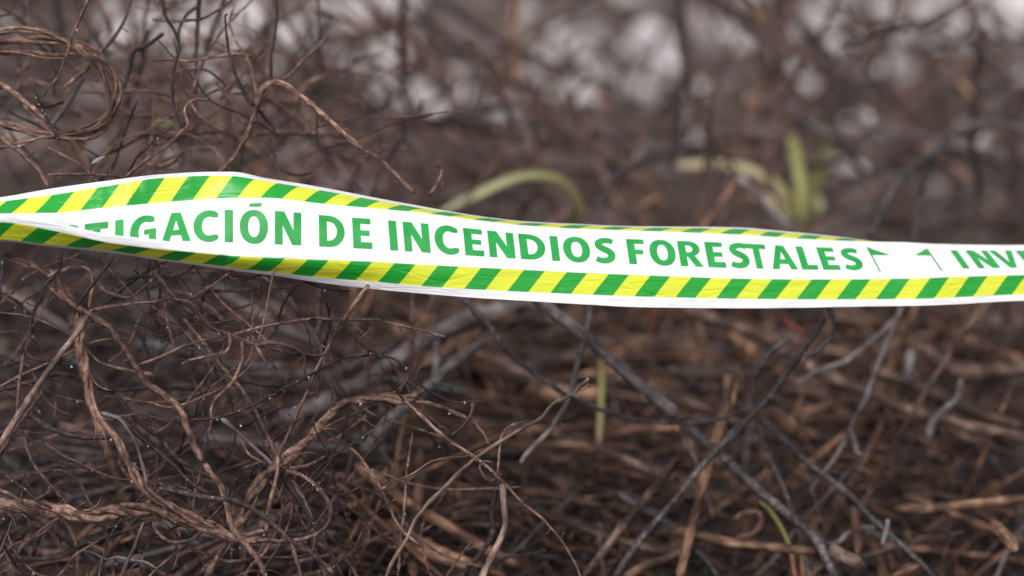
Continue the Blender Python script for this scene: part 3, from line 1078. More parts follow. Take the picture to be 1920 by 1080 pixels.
stem("curl_twig", "dark twig trailing right from the slim stem to a pale curled tip", "twig", 'R1',
     [(425, 180), (480, 260), (540, 322), (610, 367), (720, 402), (780, 452), (830, 520), (900, 572), (980, 612), (1050, 640), (1150, 638), (1210, 636), (1240, 655)],
     8, 1.892, 1.91, 'dark', spur=6, drop=4, tip=0.5)
stem("twig", "little twig linking the slim stem to the trailing dark one", "twig", 'R1', [(370, 410), (440, 405), (520, 385), (610, 367)], 7, 1.888, 1.893, 'brown', tip=0.8)
stem("twig", "tiny hooked twig standing up from the trailing dark one", "twig", 'R1', [(525, 290), (560, 260), (590, 222)], 4, 1.893, 1.89, 'brown')
stem("cane", "long knotted cane dropping from the vine end to the bottom edge", "cane", 'R2',
     [(360, 92), (450, 180), (520, 242), (600, 312), (690, 372), (760, 422), (860, 502), (950, 592), (1030, 682), (1120, 752), (1200, 842), (1270, 932), (1320, 1022), (1360, 1110)],
     9, 1.925, 1.90, 'vine', spur=8, drop=5, tip=0.65)
stem("cane", "brown cane arching from the vine end to a wet black tip", "cane", 'R1', [(780, 625), (920, 650), (1040, 690), (1140, 740), (1210, 802), (1255, 885)], 12, 1.94, 1.95, 'vine', spur=2, drop=3, tip=0.5)
stem("cane", "pale split-tipped cane crossing the knotted one and slanting to the bottom edge", "cane", 'R2',
     [(1395, -25), (1345, 20), (1300, 62), (1200, 102), (1120, 190), (1030, 242), (930, 302), (850, 352), (760, 412), (680, 482), (590, 572), (500, 662), (420, 762), (370, 872), (310, 962), (245, 1100)],
     9, 1.935, 1.90, 'pale', spur=10, drop=6, tip=0.9)
stem("tendril", "brown tendril looping round the crossing of the two canes", "tendril", 'R2',
     [(1025, 213), (950, 237), (905, 290), (892, 350), (887, 440), (880, 520), (852, 546), (812, 532), (780, 470), (800, 435), (850, 440)], 7, 1.925, 1.915, 'brown', tip=0.6)
stem("cane", "curved pale cane rising from the bottom edge below the cane crossing", "cane", 'R2',
     [(905, 560), (912, 680), (920, 780), (890, 880), (850, 970), (790, 1100)], 14, 1.97, 1.95, 'pale', tip=1.1)
stem("charred_stick", "black stick slanting behind the curved pale cane", "stick", 'R2', [(885, 540), (850, 700), (848, 850), (760, 985), (660, 1100)], 14, 2.03, 2.02, 'dark', tip=0.9)
stem("twig", "short hooked twig below the wet black tip", "twig", 'R1', [(1160, 640), (1155, 700), (1110, 770), (1040, 830)], 8, 1.95, 1.94, 'brown', tip=0.7)
stem("hoop_twig", "long grey hoop of twig curling round beside the lower knot", "twig", 'R8',
     [(1610, 490), (1700, 520), (1780, 580), (1840, 650), (1865, 720), (1840, 800), (1770, 850), (1680, 875), (1560, 885), (1440, 880)], 10, 1.89, 1.888, 'brown', spur=3, drop=3, tip=1.0)
stem("long_twig", "dark wet twig running through the knot to the lower right of the hoop", "twig", 'R8',
     [(900, 580), (1000, 605), (1100, 630), (1220, 645), (1320, 660), (1420, 705), (1500, 760), (1580, 830), (1640, 890), (1760, 960), (1880, 1070)], 12, 1.87, 1.87, 'dark', spur=4, drop=7, tip=1.1)
stem("twig", "pale stalk dropping from the wet dark twig to the bottom edge", "twig", 'R8', [(1630, 885), (1660, 970), (1700, 1100)], 10, 1.87, 1.87, 'pale', tip=0.9)
stem("twig", "thin twig draped through the middle of the dark gap left of the twisted vine", "twig", 'R8',
     [(200, 290), (320, 380), (420, 430), (520, 480), (640, 530), (760, 548)], 7, 1.9, 1.9, 'dark', drop=5, spur=3, tip=0.7)
stem("twig", "dark twig sinking from the corner to the flat vine rope", "twig", 'R8', [(-20, 480), (60, 540), (150, 600), (220, 665), (300, 700)], 9, 1.89, 1.89, 'dark', drop=3, tip=0.8)
stem("twig", "brown twig joining the flat vine rope from the edge", "twig", 'R8', [(-30, 590), (60, 620), (150, 675), (230, 690)], 9, 1.895, 1.9, 'brown', tip=0.8)
stem("charred_stick", "charred black stick arching from the lower edge to the twisted rope", "stick", 'R8',
     [(120, 985), (330, 970), (480, 900), (640, 850), (780, 800), (880, 765)], 13, 1.97, 1.95, 'dark', drop=2, tip=0.7)
stem("charred_stick", "bowed dark brown stick running in behind the twisted vine", "stick", 'R8',
     [(150, 160), (260, 235), (380, 285), (500, 300), (620, 300)], 14, 1.96, 1.95, 'dark', drop=3, tip=0.8)
stem("charred_stick", "dark stick slanting down from the twisted vine to the swollen joint", "stick", 'R8',
     [(560, 120), (700, 220), (830, 330), (960, 440), (1060, 540), (1180, 620)], 12, 1.95, 1.93, 'dark', drop=5, tip=0.8)
stem("charred_stick", "black rod behind the swollen joint pointing to the knot", "stick", 'R8',
     [(640, 60), (780, 210), (900, 300), (1000, 420), (1120, 490), (1230, 545)], 12, 1.99, 1.95, 'dark', drop=3, tip=0.7)
stem("shadowing_stem", "thin grey stem hugging the outer side of the twisted vine", "stem", 'R8', [(560, 165), (660, 190), (730, 270), (775, 380), (810, 500), (820, 560)], 9, 1.905, 1.9, 'grey', tip=0.8)
stem("twig", "slack loop of twig hanging under the flat vine rope", "twig", 'R8', [(860, 775), (890, 840), (950, 885), (1030, 885), (1110, 850), (1150, 800)], 9, 1.9, 1.9, 'brown', tip=0.8)
stem("twig", "pale twig rising from the bottom edge to the flat vine rope", "twig", 'R8', [(670, 1100), (720, 990), (770, 880), (805, 780)], 9, 1.885, 1.9, 'pale', tip=0.7)
stem("twig", "thick reddish stub slanting out of the bottom edge left of the hoop", "twig", 'R8', [(1150, 1100), (1220, 980), (1290, 870), (1320, 830)], 14, 1.92, 1.9, 'brown', tip=0.8)
stem("stem", "dark stem falling from the hoop towards the bottom edge", "stem", 'R8', [(1590, 520), (1680, 640), (1760, 780), (1840, 920), (1930, 1080)], 10, 1.93, 1.92, 'dark', drop=6, tip=0.8)
stem("stem", "slim straight stem inside the hoop beside the dark falling one", "stem", 'R8', [(1640, 540), (1720, 680), (1770, 830), (1760, 960)], 9, 1.95, 1.94, 'brown', tip=0.6)
stem("stem", "long grey-brown stem slanting through the dark middle of the tangle", "stem", 'R8', [(1240, 190), (1340, 270), (1420, 345), (1500, 420), (1580, 500)], 10, 1.94, 1.92, 'grey', drop=3, tip=0.8)

# ------------------------------------------------------------------ the loops above the folded end of the tape
for pts, r, lab in (
        ([(-60, 235), (200, 228), (400, 245), (530, 292), (620, 365), (668, 450), (682, 545), (650, 620), (612, 690), (555, 742), (480, 768), (380, 775), (290, 762), (190, 742), (90, 715), (-60, 685)], 15, "widest hoop of bare vine curling round above the tape's folded end"),
        ([(-60, 290), (150, 300), (300, 318), (430, 305), (540, 320), (610, 380), (650, 460), (640, 560), (600, 650), (530, 700), (450, 730), (350, 752), (250, 775), (120, 800), (-60, 830)], 12, "inner hoop of bare vine nested inside the widest one"),
        ([(-60, 190), (100, 165), (250, 180), (380, 230), (480, 300), (560, 380), (600, 480), (620, 580), (600, 660), (520, 720), (430, 745)], 11, "slack upper vine loop resting on the nested hoops")):
    twisted("vine_hoop", lab, 'R0', pts, r * 1.2, 1.985, 1.97, 3, 0.14, fray=3, drop=2)
stem("stem", "reddish stem cutting through the vine hoops from the tape to the edge", "stem", 'R0', [(-40, 445), (80, 520), (160, 590), (230, 660), (300, 735), (345, 790)], 12, 1.97, 1.97, 'vine', tip=0.9)
stem("stem", "thin companion stem just under the reddish one in the hoops", "stem", 'R0', [(130, 590), (190, 655), (250, 700), (280, 712)], 8, 1.965, 1.965, 'brown', drop=2)
stem("twig", "thin dark red twig standing up across the vine hoops", "twig", 'R0', [(515, -40), (450, 100), (400, 210), (370, 320), (330, 430), (268, 505), (240, 550)], 9, 1.96, 1.94, 'vine', spur=4, drop=4, tip=0.5)
stem("charred_twig", "small black twig beaded with bright drops inside the hoops", "twig", 'R0', [(200, 520), (232, 600), (270, 685), (330, 790)], 7, 1.93, 1.93, 'dark', drop=12, tip=0.9)
stem("stem", "pale broken stem end leaning inside the vine hoops", "stem", 'R0', [(465, 435), (400, 550), (340, 640), (295, 700)], 13, 2.03, 2.01, 'grey', tip=0.9)
stem("charred_twig", "sinuous black twig hanging from the top edge above the word's first A", "twig", 'R0',
     [(905, -40), (930, 90), (980, 175), (1012, 265), (980, 350), (970, 450), (975, 560), (992, 640), (1022, 715)], 9, 1.99, 1.93, 'dark', spur=3, drop=3, tip=0.6)
stem("charred_stick", "straight black stick hanging from the top edge above the letter C", "stick", 'R0', [(1120, -60), (1112, 150), (1106, 300), (1110, 420), (1104, 525)], 11, 2.08, 2.06, 'dark', tip=0.7)
stem("charred_twig", "crooked black side shoot of the hanging straight stick", "twig", 'R0', [(1112, 40), (1045, 100), (1010, 180), (1005, 270)], 9, 2.07, 2.05, 'dark', tip=0.6)
stem("charred_stick", "black spike rising to a point above the letter O", "stick", 'R0', [(1425, 595), (1390, 550), (1340, 452), (1300, 342), (1276, 205), (1268, 88)], 9, 1.95, 1.96, 'dark', tip=0.45, spur=4)
stem("twig", "slender twig twinned with the black spike", "twig", 'R0', [(1450, 560), (1425, 440), (1390, 320), (1320, 220), (1290, 120), (1320, 20), (1350, -40)], 8, 2.0, 2.03, 'vine', spur=4, tip=0.5)
stem("branch", "long brown branch arching down from the black spike to behind the tape top", "branch", 'R0',
     [(1440, 605), (1470, 510), (1530, 470), (1605, 482), (1700, 545), (1790, 612), (1880, 702), (1990, 800), (2100, 875), (2190, 945), (2260, 1020), (2330, 1090)],
     13, 1.94, 1.96, 'vine', spur=6, drop=2, tip=0.8)
stem("twig", "bare side shoot climbing away from the arching branch", "twig", 'R0', [(1535, 470), (1625, 428), (1700, 340), (1790, 255), (1850, 170)], 8, 1.98, 2.05, 'brown', tip=0.5)
stem("branch", "tan forked branch end dropping from the spike towards the tape", "branch", 'R0', [(1455, 580), (1420, 690), (1370, 790), (1330, 870), (1255, 945), (1200, 1020)], 13, 1.96, 1.97, 'vine', tip=0.7, spur=3)
stem("twig", "short dark twig falling right of the tan branch end", "twig", 'R0', [(1455, 610), (1520, 690), (1560, 765)], 10, 1.97, 1.98, 'dark', tip=0.7)
stem("stem", "blurred level stem behind the arching branch", "stem", 'R0', [(1400, 752), (1600, 748), (1800, 752), (1960, 762)], 13, 2.12, 2.14, 'brown', tip=0.8)
stem("twig", "crinkled twig rising from the tape top to a tight hook", "twig", 'R0',
     [(700, 1000), (780, 932), (860, 872), (960, 802), (1020, 742), (1062, 710), (1052, 670), (1042, 622), (1090, 565), (1180, 566)], 9, 1.905, 1.93, 'vine', spur=5, tip=0.6)
stem("twig", "dark forked twig just above the tape running beside the crinkled one", "twig", 'R0', [(720, 965), (770, 882), (830, 832), (900, 762), (985, 714)], 7, 1.91, 1.925, 'dark', spur=3, drop=2)
stem("stem", "brown stem slanting down to the tape's upper corner from the hoops", "stem", 'R0', [(-30, 740), (80, 832), (160, 902), (220, 952), (275, 1050)], 11, 1.93, 1.91, 'vine', spur=3, tip=0.8)
stem("twig", "thin level twig lying just over the tape's upper edge", "twig", 'R0', [(275, 986), (400, 980), (520, 980), (640, 990), (700, 1004)], 8, 1.905, 1.91, 'brown', spur=3, tip=0.7)
stem("twig", "wiry pale twig from the hoops down to the level twig", "twig", 'R0', [(265, 825), (380, 882), (460, 932), (515, 985), (550, 1030)], 6, 1.92, 1.91, 'pale', tip=0.8, drop=1)
stem("charred_twig", "dark twig bent over the outer side of the vine hoops", "twig", 'R0', [(920, 190), (830, 255), (750, 292), (730, 400), (702, 490), (655, 580)], 10, 2.02, 2.0, 'dark', tip=0.8)
stem("stub", "pale upright twig stub behind the tape above the letter C of the second word", "twig", 'R0b', [(495, 1100), (530, 1040), (560, 980), (556, 915)], 8, 1.99, 1.99, 'vine', spur=5, tip=0.7)


def flake(name, label, cat, reg, pts, w, d, mat, flat=0.12, curl=0.0):
    base = path(reg, pts, d, d + curl)
    W = w / 3 * d / F
    c = catmull(base, 0.002)
    mb = MB()
    mb.tube(c, lambda t: max(0.0002, W * math.sin(math.pi * (0.06 + 0.9 * t)) ** 0.7), 8, flat=flat, facing=(FWD + UP * 0.5 + RT * random.uniform(-0.4, 0.4)).normalized(), rough=0.15)
    o = link(name, mb.mesh(name), M[mat])
    tag(o, label, cat)
    return o


flake("dead_leaf", "small faded lime leaf caught above the tape's first stripes", "leaf", 'R0', [(870, 680), (915, 700), (985, 700)], 34, 2.12, 'limeleaf')
flake("dead_leaf", "curled rusty leaf hanging under the vine hoops", "leaf", 'R0', [(400, 790), (440, 850), (490, 930), (500, 970)], 34, 1.99, 'deadleaf', 0.25)
flake("ash_flake", "small pale ash flake stuck on a twig above the tape", "ash flake", 'R0', [(515, 920), (555, 898), (592, 878)], 13, 1.91, 'ashflake')

# ------------------------------------------------------------------ sticks and stems in the open middle and on the far side
stem("grey_stick", "thick straight grey stick slanting from the tape's lower edge to a blunt broken end", "stick", 'R3',
     [(-10, 35), (150, 162), (290, 272), (430, 392), (560, 512), (680, 612), (812, 712)], 29, 2.10, 2.10, 'grey', tip=1.0, wob=0.0006, rough=0.15, sides=12)
stem("grey_stick", "grey stick continuing the slant below the broken end of the thick one", "stick", 'R3', [(870, 770), (940, 835), (1010, 900), (1060, 945)], 19, 2.13, 2.13, 'steel', tip=0.9, sides=10)
stem("grey_stick", "long scorched stick with a pale knob slanting to the bottom edge", "stick", 'R5',
     [(215, 395), (330, 512), (420, 592), (520, 672), (620, 752), (740, 862), (800, 962), (870, 1110)], 24, 2.12, 2.05, 'steel', tip=0.75, sides=10, spur=3)
stem("charred_stick", "long dark stick rising from the bottom edge to the tape below the second S", "stick", 'R3',
     [(1640, 140), (1592, 250), (1502, 370), (1422, 482), (1332, 602), (1240, 702), (1132, 812), (1030, 912), (930, 1022), (850, 1125), (760, 1240), (640, 1370), (560, 1480), (450, 1640)],
     14, 2.11, 2.04, 'steel', tip=1.25, sides=10, drop=3, spur=2)
stem("twig", "loop of grey twig off the top of the long dark stick", "twig", 'R3', [(1655, 80), (1692, 200), (1682, 262), (1640, 320), (1590, 358), (1520, 375)], 12, 2.075, 2.06, 'grey', tip=0.9)
stem("sagging_stem", "slender grey stem sagging in a long curve past the thick stick's broken end", "stem", 'R3',
     [(-420, 45), (-300, 150), (-200, 280), (-100, 400), (20, 490), (150, 582), (250, 632), (400, 692), (560, 738), (720, 760), (860, 760), (1000, 748), (1100, 720), (1210, 675)],
     13, 2.12, 2.12, 'steel', tip=0.8, spur=2)
stem("stem", "bent grey stem dropping from the tape across the thick grey stick", "stem", 'R3',
     [(325, 60), (305, 230), (262, 362), (232, 482), (220, 565), (190, 652), (122, 762), (50, 842), (-40, 930), (-70, 980)], 15, 2.08, 2.04, 'grey', tip=0.75)
stem("stem", "kinked grey stem running down right of the long dark stick", "stem", 'R3',
     [(1450, 285), (1352, 350), (1280, 432), (1232, 512), (1240, 622), (1262, 722), (1284, 832), (1325, 952), (1385, 1075), (1440, 1210), (1490, 1330), (1520, 1480), (1560, 1660)], 14, 2.17, 2.1, 'steel', tip=0.7)
stem("budded_stem", "upright grey stem ending in a hanging round bud", "stem", 'R4',
     [(1240, 40), (1180, 180), (1130, 292), (1080, 422), (1030, 562), (980, 662), (950, 732), (970, 802), (985, 860), (1015, 872)], 14, 2.2, 2.16, 'grey', tip=0.9)
stem("twig", "lower shoot of the budded grey stem slanting to the litter", "twig", 'R4', [(955, 730), (880, 852), (800, 972), (715, 1090)], 12, 2.18, 2.15, 'grey', tip=0.6)
stem("twig", "short grey twig with a thickened foot near the right edge", "twig", 'R4', [(1570, 450), (1545, 560), (1462, 632), (1402, 702), (1380, 780)], 15, 2.2, 2.2, 'grey', tip=1.2)
stem("stem", "soft dark stem leaning from the tape to behind the straw", "stem", 'R4', [(1240, 60), (1160, 160), (1040, 260), (920, 350), (780, 400), (640, 480)], 16, 2.22, 2.24, 'grey', tip=0.7)
stem("long_twig", "long brown twig slanting through the litter to the bottom right corner", "twig", 'R5',
     [(440, 200), (600, 342), (720, 452), (900, 592), (1050, 742), (1200, 872), (1330, 1002), (1420, 1100)], 14, 2.18, 2.08, 'steel', tip=0.8, spur=3)
stem("twig", "pale snaking root lying in the litter", "twig", 'R5', [(700, 800), (745, 852), (800, 890), (870, 893), (930, 840), (1000, 808), (1080, 812)], 14, 2.14, 2.15, 'grey', tip=0.8)
stem("twig", "small forked root tip near the bottom right corner", "twig", 'R5', [(1155, 760), (1145, 830), (1120, 900)], 13, 2.05, 2.05, 'grey', tip=0.7)
stem("grey_log", "thick pale grey branch lying blurred between the tangle and the thick grey stick", "branch", 'R1',
     [(60, 760), (200, 700), (340, 640), (480, 560), (650, 462), (800, 350), (950, 262), (1100, 192), (1300, 125), (1560, 80)], 42, 2.26, 2.36, 'grey', tip=0.7, sides=12, rough=0.3)
stem("grey_stick", "brown and grey stick crossing under the pale grey branch", "stick", 'R1', [(540, 920), (620, 820), (740, 702), (830, 622), (950, 522), (1050, 422), (1220, 300)], 28, 2.16, 2.24, 'grey', tip=0.8, sides=10)
stem("stem", "upright grey peg behind the curled twig tip", "stem", 'R1', [(962, 290), (955, 400), (952, 540)], 19, 2.24, 2.22, 'grey', tip=1.0)
stem("stem", "blurred upright stem dropping from the tape below the letter C", "stem", 'R1', [(822, 10), (820, 200), (815, 350), (815, 490)], 14, 2.16, 2.16, 'brown', tip=0.8)
stem("stem", "blurred upright stem dropping from the tape below the letter E", "stem", 'R1', [(300, 0), (296, 200), (290, 400), (282, 620)], 12, 2.06, 2.06, 'brown', tip=0.8)
stem("grey_stick", "broad grey branch lying deep behind the left tangle", "branch", 'R7', [(780, 430), (950, 455), (1100, 500), (1300, 560), (1600, 560)], 26, 2.25, 2.25, 'steel', tip=0.8, sides=10)
stem("stem", "dim brown stem running level under the left tangle", "stem", 'R7', [(-30, 700), (150, 660), (350, 600), (600, 690), (850, 680), (1100, 690)], 12, 2.02, 2.05, 'dark', tip=0.8)


def chunk(label, reg, pts, r, d, mat='charcoal', name="charcoal_piece", cat="charcoal"):
    base = path(reg, pts, d)
    c = catmull(base, 0.003)
    R = r / 3 * d / F
    mb = MB()
    mb.tube(c, lambda t: R * (0.55 + 0.45 * math.sin(math.pi * min(1, max(0, 0.1 + 0.8 * t)))), 9, rough=0.6)
    o = link(name, mb.mesh(name, smooth=False), M[mat])
    tag(o, label, cat)


chunk("shiny black charcoal lump beside the curled twig tip", 'R1', [(930, 545), (1000, 560), (1060, 575), (1115, 592)], 26, 2.13)
chunk("black charred lump at the foot of the upright grey peg", 'R1', [(660, 510), (740, 540), (830, 545)], 34, 2.2)
chunk("charred stub at the lower end of the brown and grey stick", 'R1', [(480, 840), (540, 870), (580, 930)], 36, 2.17)

# ------------------------------------------------------------------ dry straw: the stalks one can follow
STRAW = [
    ("orange-brown straw stalk slanting down from beside the tangle to the cane", 'R2', [(80, 450), (250, 578), (420, 702), (600, 802), (800, 922), (1000, 1020)], 27, 2.14, 2.06, 'straw'),
    ("upright orange straw stalk behind the slanting one", 'R2', [(445, 380), (442, 550), (430, 700), (405, 900), (410, 1100)], 28, 2.16, 2.10, 'straw'),
    ("low straw stalk lying from the tangle to the bottom edge", 'R2', [(120, 870), (300, 890), (420, 930), (560, 985), (740, 1030)], 25, 2.10, 2.06, 'straw'),
    ("bright straw stalk under the curved pale cane", 'R2', [(200, 775), (330, 835), (480, 905), (700, 1000), (920, 1080)], 26, 2.11, 2.05, 'straw'),
    ("level rusty straw stalk right of the curved pale cane", 'R2', [(1000, 600), (1150, 615), (1300, 650), (1490, 695)], 24, 2.15, 2.15, 'straw'),
    ("long dull straw stalk sloping down behind the knotted cane", 'R2', [(1000, 700), (1200, 752), (1400, 825), (1560, 880), (1760, 930), (1960, 975)], 24, 2.14, 2.08, 'duststraw'),
    ("straight grey straw stalk rising right from the bottom edge", 'R2', [(1900, 410), (1780, 562), (1650, 722), (1520, 882), (1360, 1090)], 22, 2.12, 2.04, 'duststraw'),
    ("pale straw stalk sloping from the sprout's red foot", 'R2', [(1440, 350), (1600, 430), (1750, 490), (1900, 530)], 26, 2.2, 2.2, 'duststraw'),
    ("bright brown straw stalk lying along the corner below the dark stick", 'R2', [(1600, 1090), (1720, 1020), (1860, 970), (2010, 900)], 24, 2.08, 2.08, 'straw'),
    ("tall tan straw stalk leaning behind the long dark stick", 'R5', [(265, -40), (222, 200), (152, 422), (100, 622), (40, 850), (-20, 1090)], 25, 2.14, 2.04, 'straw'),
    ("dusty straw stalk bent down from the long dark stick", 'R5', [(-10, 240), (30, 330), (70, 430), (130, 620), (170, 760)], 22, 2.13, 2.1, 'duststraw'),
    ("level tan straw stalk near the orange sprout", 'R5', [(-60, 815), (200, 880), (400, 908), (560, 925), (760, 945)], 24, 2.07, 2.06, 'straw'),
    ("level tan straw stalk reaching the right edge low down", 'R5', [(1190, 702), (1400, 698), (1650, 672), (1960, 640)], 24, 2.12, 2.12, 'straw'),
    ("broad flat pale straw piece near the bottom edge", 'R5', [(830, 930), (900, 965), (1020, 1020)], 34, 2.05, 2.05, 'pale'),
    ("short rusty upright straw in the litter", 'R5', [(955, 690), (970, 780), (985, 880), (985, 960)], 24, 2.1, 2.08, 'straw'),
    ("curled tan straw ring lying in the litter", 'R5', [(300, 860), (380, 850), (440, 790), (430, 730), (360, 720), (290, 760)], 16, 2.1, 2.12, 'straw'),
    ("amber straw stub beside the kinked grey stem", 'R5', [(500, 140), (560, 200), (640, 260), (710, 310)], 34, 2.2, 2.18, 'straw'),
    ("tan straw stick leaning in the bottom right corner", 'R5', [(1740, 770), (1810, 850), (1880, 940)], 30, 2.04, 2.02, 'straw'),
    ("pinkish straw stub on the bottom edge in the right corner", 'R5', [(1180, 1090), (1250, 1050), (1330, 1020)], 30, 2.02, 2.02, 'straw'),
    ("long tan straw stalk sloping to the right edge below the tape", 'R4', [(690, 375), (900, 470), (1100, 552), (1300, 632), (1500, 692), (1700, 738), (1960, 778)], 30, 2.30, 2.22, 'duststraw'),
    ("second long straw stalk sloping above the tan one", 'R4', [(1050, 400), (1300, 492), (1500, 580), (1700, 660), (1960, 730)], 28, 2.34, 2.28, 'duststraw'),
    ("broad level straw band behind the kinked grey stem", 'R4', [(-80, 430), (100, 425), (250, 425), (420, 432)], 44, 2.42, 2.42, 'duststraw'),
    ("thick brown straw bundle end just under the tape below the second S", 'R4', [(800, 110), (920, 115), (1030, 125), (1140, 140)], 44, 2.42, 2.42, 'straw'),
    ("grey-brown stalk sloping down under the tape below the letters R and E", 'R4', [(0, 60), (200, 125), (400, 195), (580, 250)], 30, 2.36, 2.36, 'duststraw'),
    ("upright tan stalk between the kinked stem and the long dark stick", 'R4', [(290, 480), (250, 620), (220, 740), (190, 820)], 24, 2.2, 2.16, 'straw'),
    ("level straw stalk at the right edge under the dark hollow", 'R4', [(1330, 260), (1450, 370), (1600, 410), (1760, 405), (1960, 390)], 38, 2.4, 2.4, 'duststraw'),
    ("upright grey stalk in the dark hollow under the tape", 'R4', [(1285, 290), (1280, 380), (1268, 480)], 24, 2.3, 2.3, 'grey'),
    ("broad brown straw under the thick grey stick", 'R3', [(-20, 580), (120, 590), (250, 600), (420, 590)], 40, 2.42, 2.42, 'straw'),
    ("broad brown straw above the thick grey stick's foot", 'R3', [(-60, 450), (100, 410), (250, 380), (400, 360)], 42, 2.46, 2.46, 'duststraw'),
    ("dull brown straw stalk beneath the broken end of the grey stick", 'R3', [(440, 830), (560, 800), (700, 790), (820, 790)], 24, 2.3, 2.3, 'straw'),
    ("tan straw stalk standing under the sagging stem", 'R3', [(800, 770), (850, 840), (890, 930), (910, 1000)], 22, 2.18, 2.16, 'straw'),
]
for lab, reg, pts, r, d0, d1, mt in STRAW:
    stem("straw_stalk", lab, "straw", reg, pts, r, d0 + 0.03, d1 + 0.02, mt, tip=0.85, sides=8, wob=0.0008, rough=0.12, group="dry straw stalks on the ground")
for lab, reg, pts, r, d in (("rust-red stem stub below the tape under the letter D", 'R3', [(675, 120), (672, 200), (690, 260)], 26, 2.4),
                            ("rust-red stub beside the loop of grey twig", 'R3', [(1180, 310), (1172, 400), (1185, 470)], 24, 2.36),
                            ("rust-red streak of stem under the tape left of the loop", 'R3', [(1360, 140), (1440, 210), (1530, 260)], 30, 2.38)):
    stem("red_stub", lab, "stem", reg, pts, r * 0.6, d, d, 'rust', tip=0.7)


# ------------------------------------------------------------------ fresh growth
def blade(parent, name, reg, pts, w, d0, d1, mat, flat=0.14, face=None):
    base = path(reg, pts, d0, d1)
    W = w / 3 * (d0 + d1) / 2 / F * 0.72
    c = wobble(catmull(base, 0.004), 0.0012, 30)
    mb = MB()
    mb.tube(c, lambda t: max(0.0004, W * min(1, 0.35 + 3.2 * t) * (1 - 0.25 * t)), 10, flat=flat, facing=face or (FWD - UP * 0.4).normalized())
    return link(name, mb.mesh(name), M[mat], parent)


def empty(name, label, cat, loc, group=None):
    e = bpy.data.objects.new(name, None)
    e.location = (0, 0, 0)
    e.empty_display_size = 0.02
    col.objects.link(e)
    return tag(e, label, cat, group)


ga = empty("grass_sprout", "single pale green grass blade arching over behind the tape's second word", "grass", None)
blade(ga, "blade", 'R0b', [(560, 1190), (700, 1125), (830, 1060), (960, 1005), (1090, 985), (1200, 1000), (1280, 1055), (1335, 1140), (1360, 1240)], 38, 2.62, 2.66, 'blade')
blade(ga, "stem", 'R0b', [(1310, 1120), (1320, 1250), (1330, 1420)], 22, 2.55, 2.6, 'blade_olive', 0.5)
gb = empty("grass_tuft", "tuft of yellow-green grass blades resprouting above the third word", "grass", None)
blade(gb, "blade", 'R6', [(-60, 930), (60, 925), (200, 925), (340, 945), (450, 985), (540, 1050), (610, 1130), (650, 1240)], 44, 2.85, 2.9, 'blade_cream')
blade(gb, "blade", 'R6', [(590, 700), (620, 790), (640, 890), (655, 990), (670, 1100), (680, 1260)], 46, 2.95, 2.92, 'blade_green')
blade(gb, "blade", 'R6', [(810, 790), (800, 880), (780, 960), (745, 1060), (700, 1200)], 40, 3.0, 2.95, 'blade_olive')
blade(gb, "blade", 'R6', [(380, 1090), (460, 1120), (540, 1160), (640, 1230)], 46, 2.9, 2.9, 'blade_cream')
blade(gb, "blade", 'R6', [(745, 1100), (770, 1150), (760, 1220)], 38, 2.95, 2.95, 'blade_cream')
blade(gb, "stem", 'R6', [(700, 960), (715, 1080), (700, 1230), (690, 1340)], 34, 2.93, 2.93, 'blade_olive', 0.6)
gc = empty("green_sprout", "upright green shoot with a dark red foot below the thick grey stick", "sprout", None)
blade(gc, "shoot", 'R3', [(382, 395), (386, 480), (384, 560), (378, 660), (375, 760), (376, 860), (384, 950), (388, 1050)], 28, 2.40, 2.32, 'stalk_green', 0.6)
gd = empty("green_sprout", "small yellow sprout turning orange at the bottom edge", "sprout", None)
blade(gd, "shoot", 'R5', [(430, 660), (480, 700), (535, 770), (580, 860), (610, 950), (640, 1100)], 20, 2.14, 2.1, 'stalk_orange', 0.5)
blade(gd, "shoot", 'R5', [(660, 860), (668, 940), (672, 1020), (680, 1110)], 24, 2.14, 2.12, 'stalk_orange', 0.5)

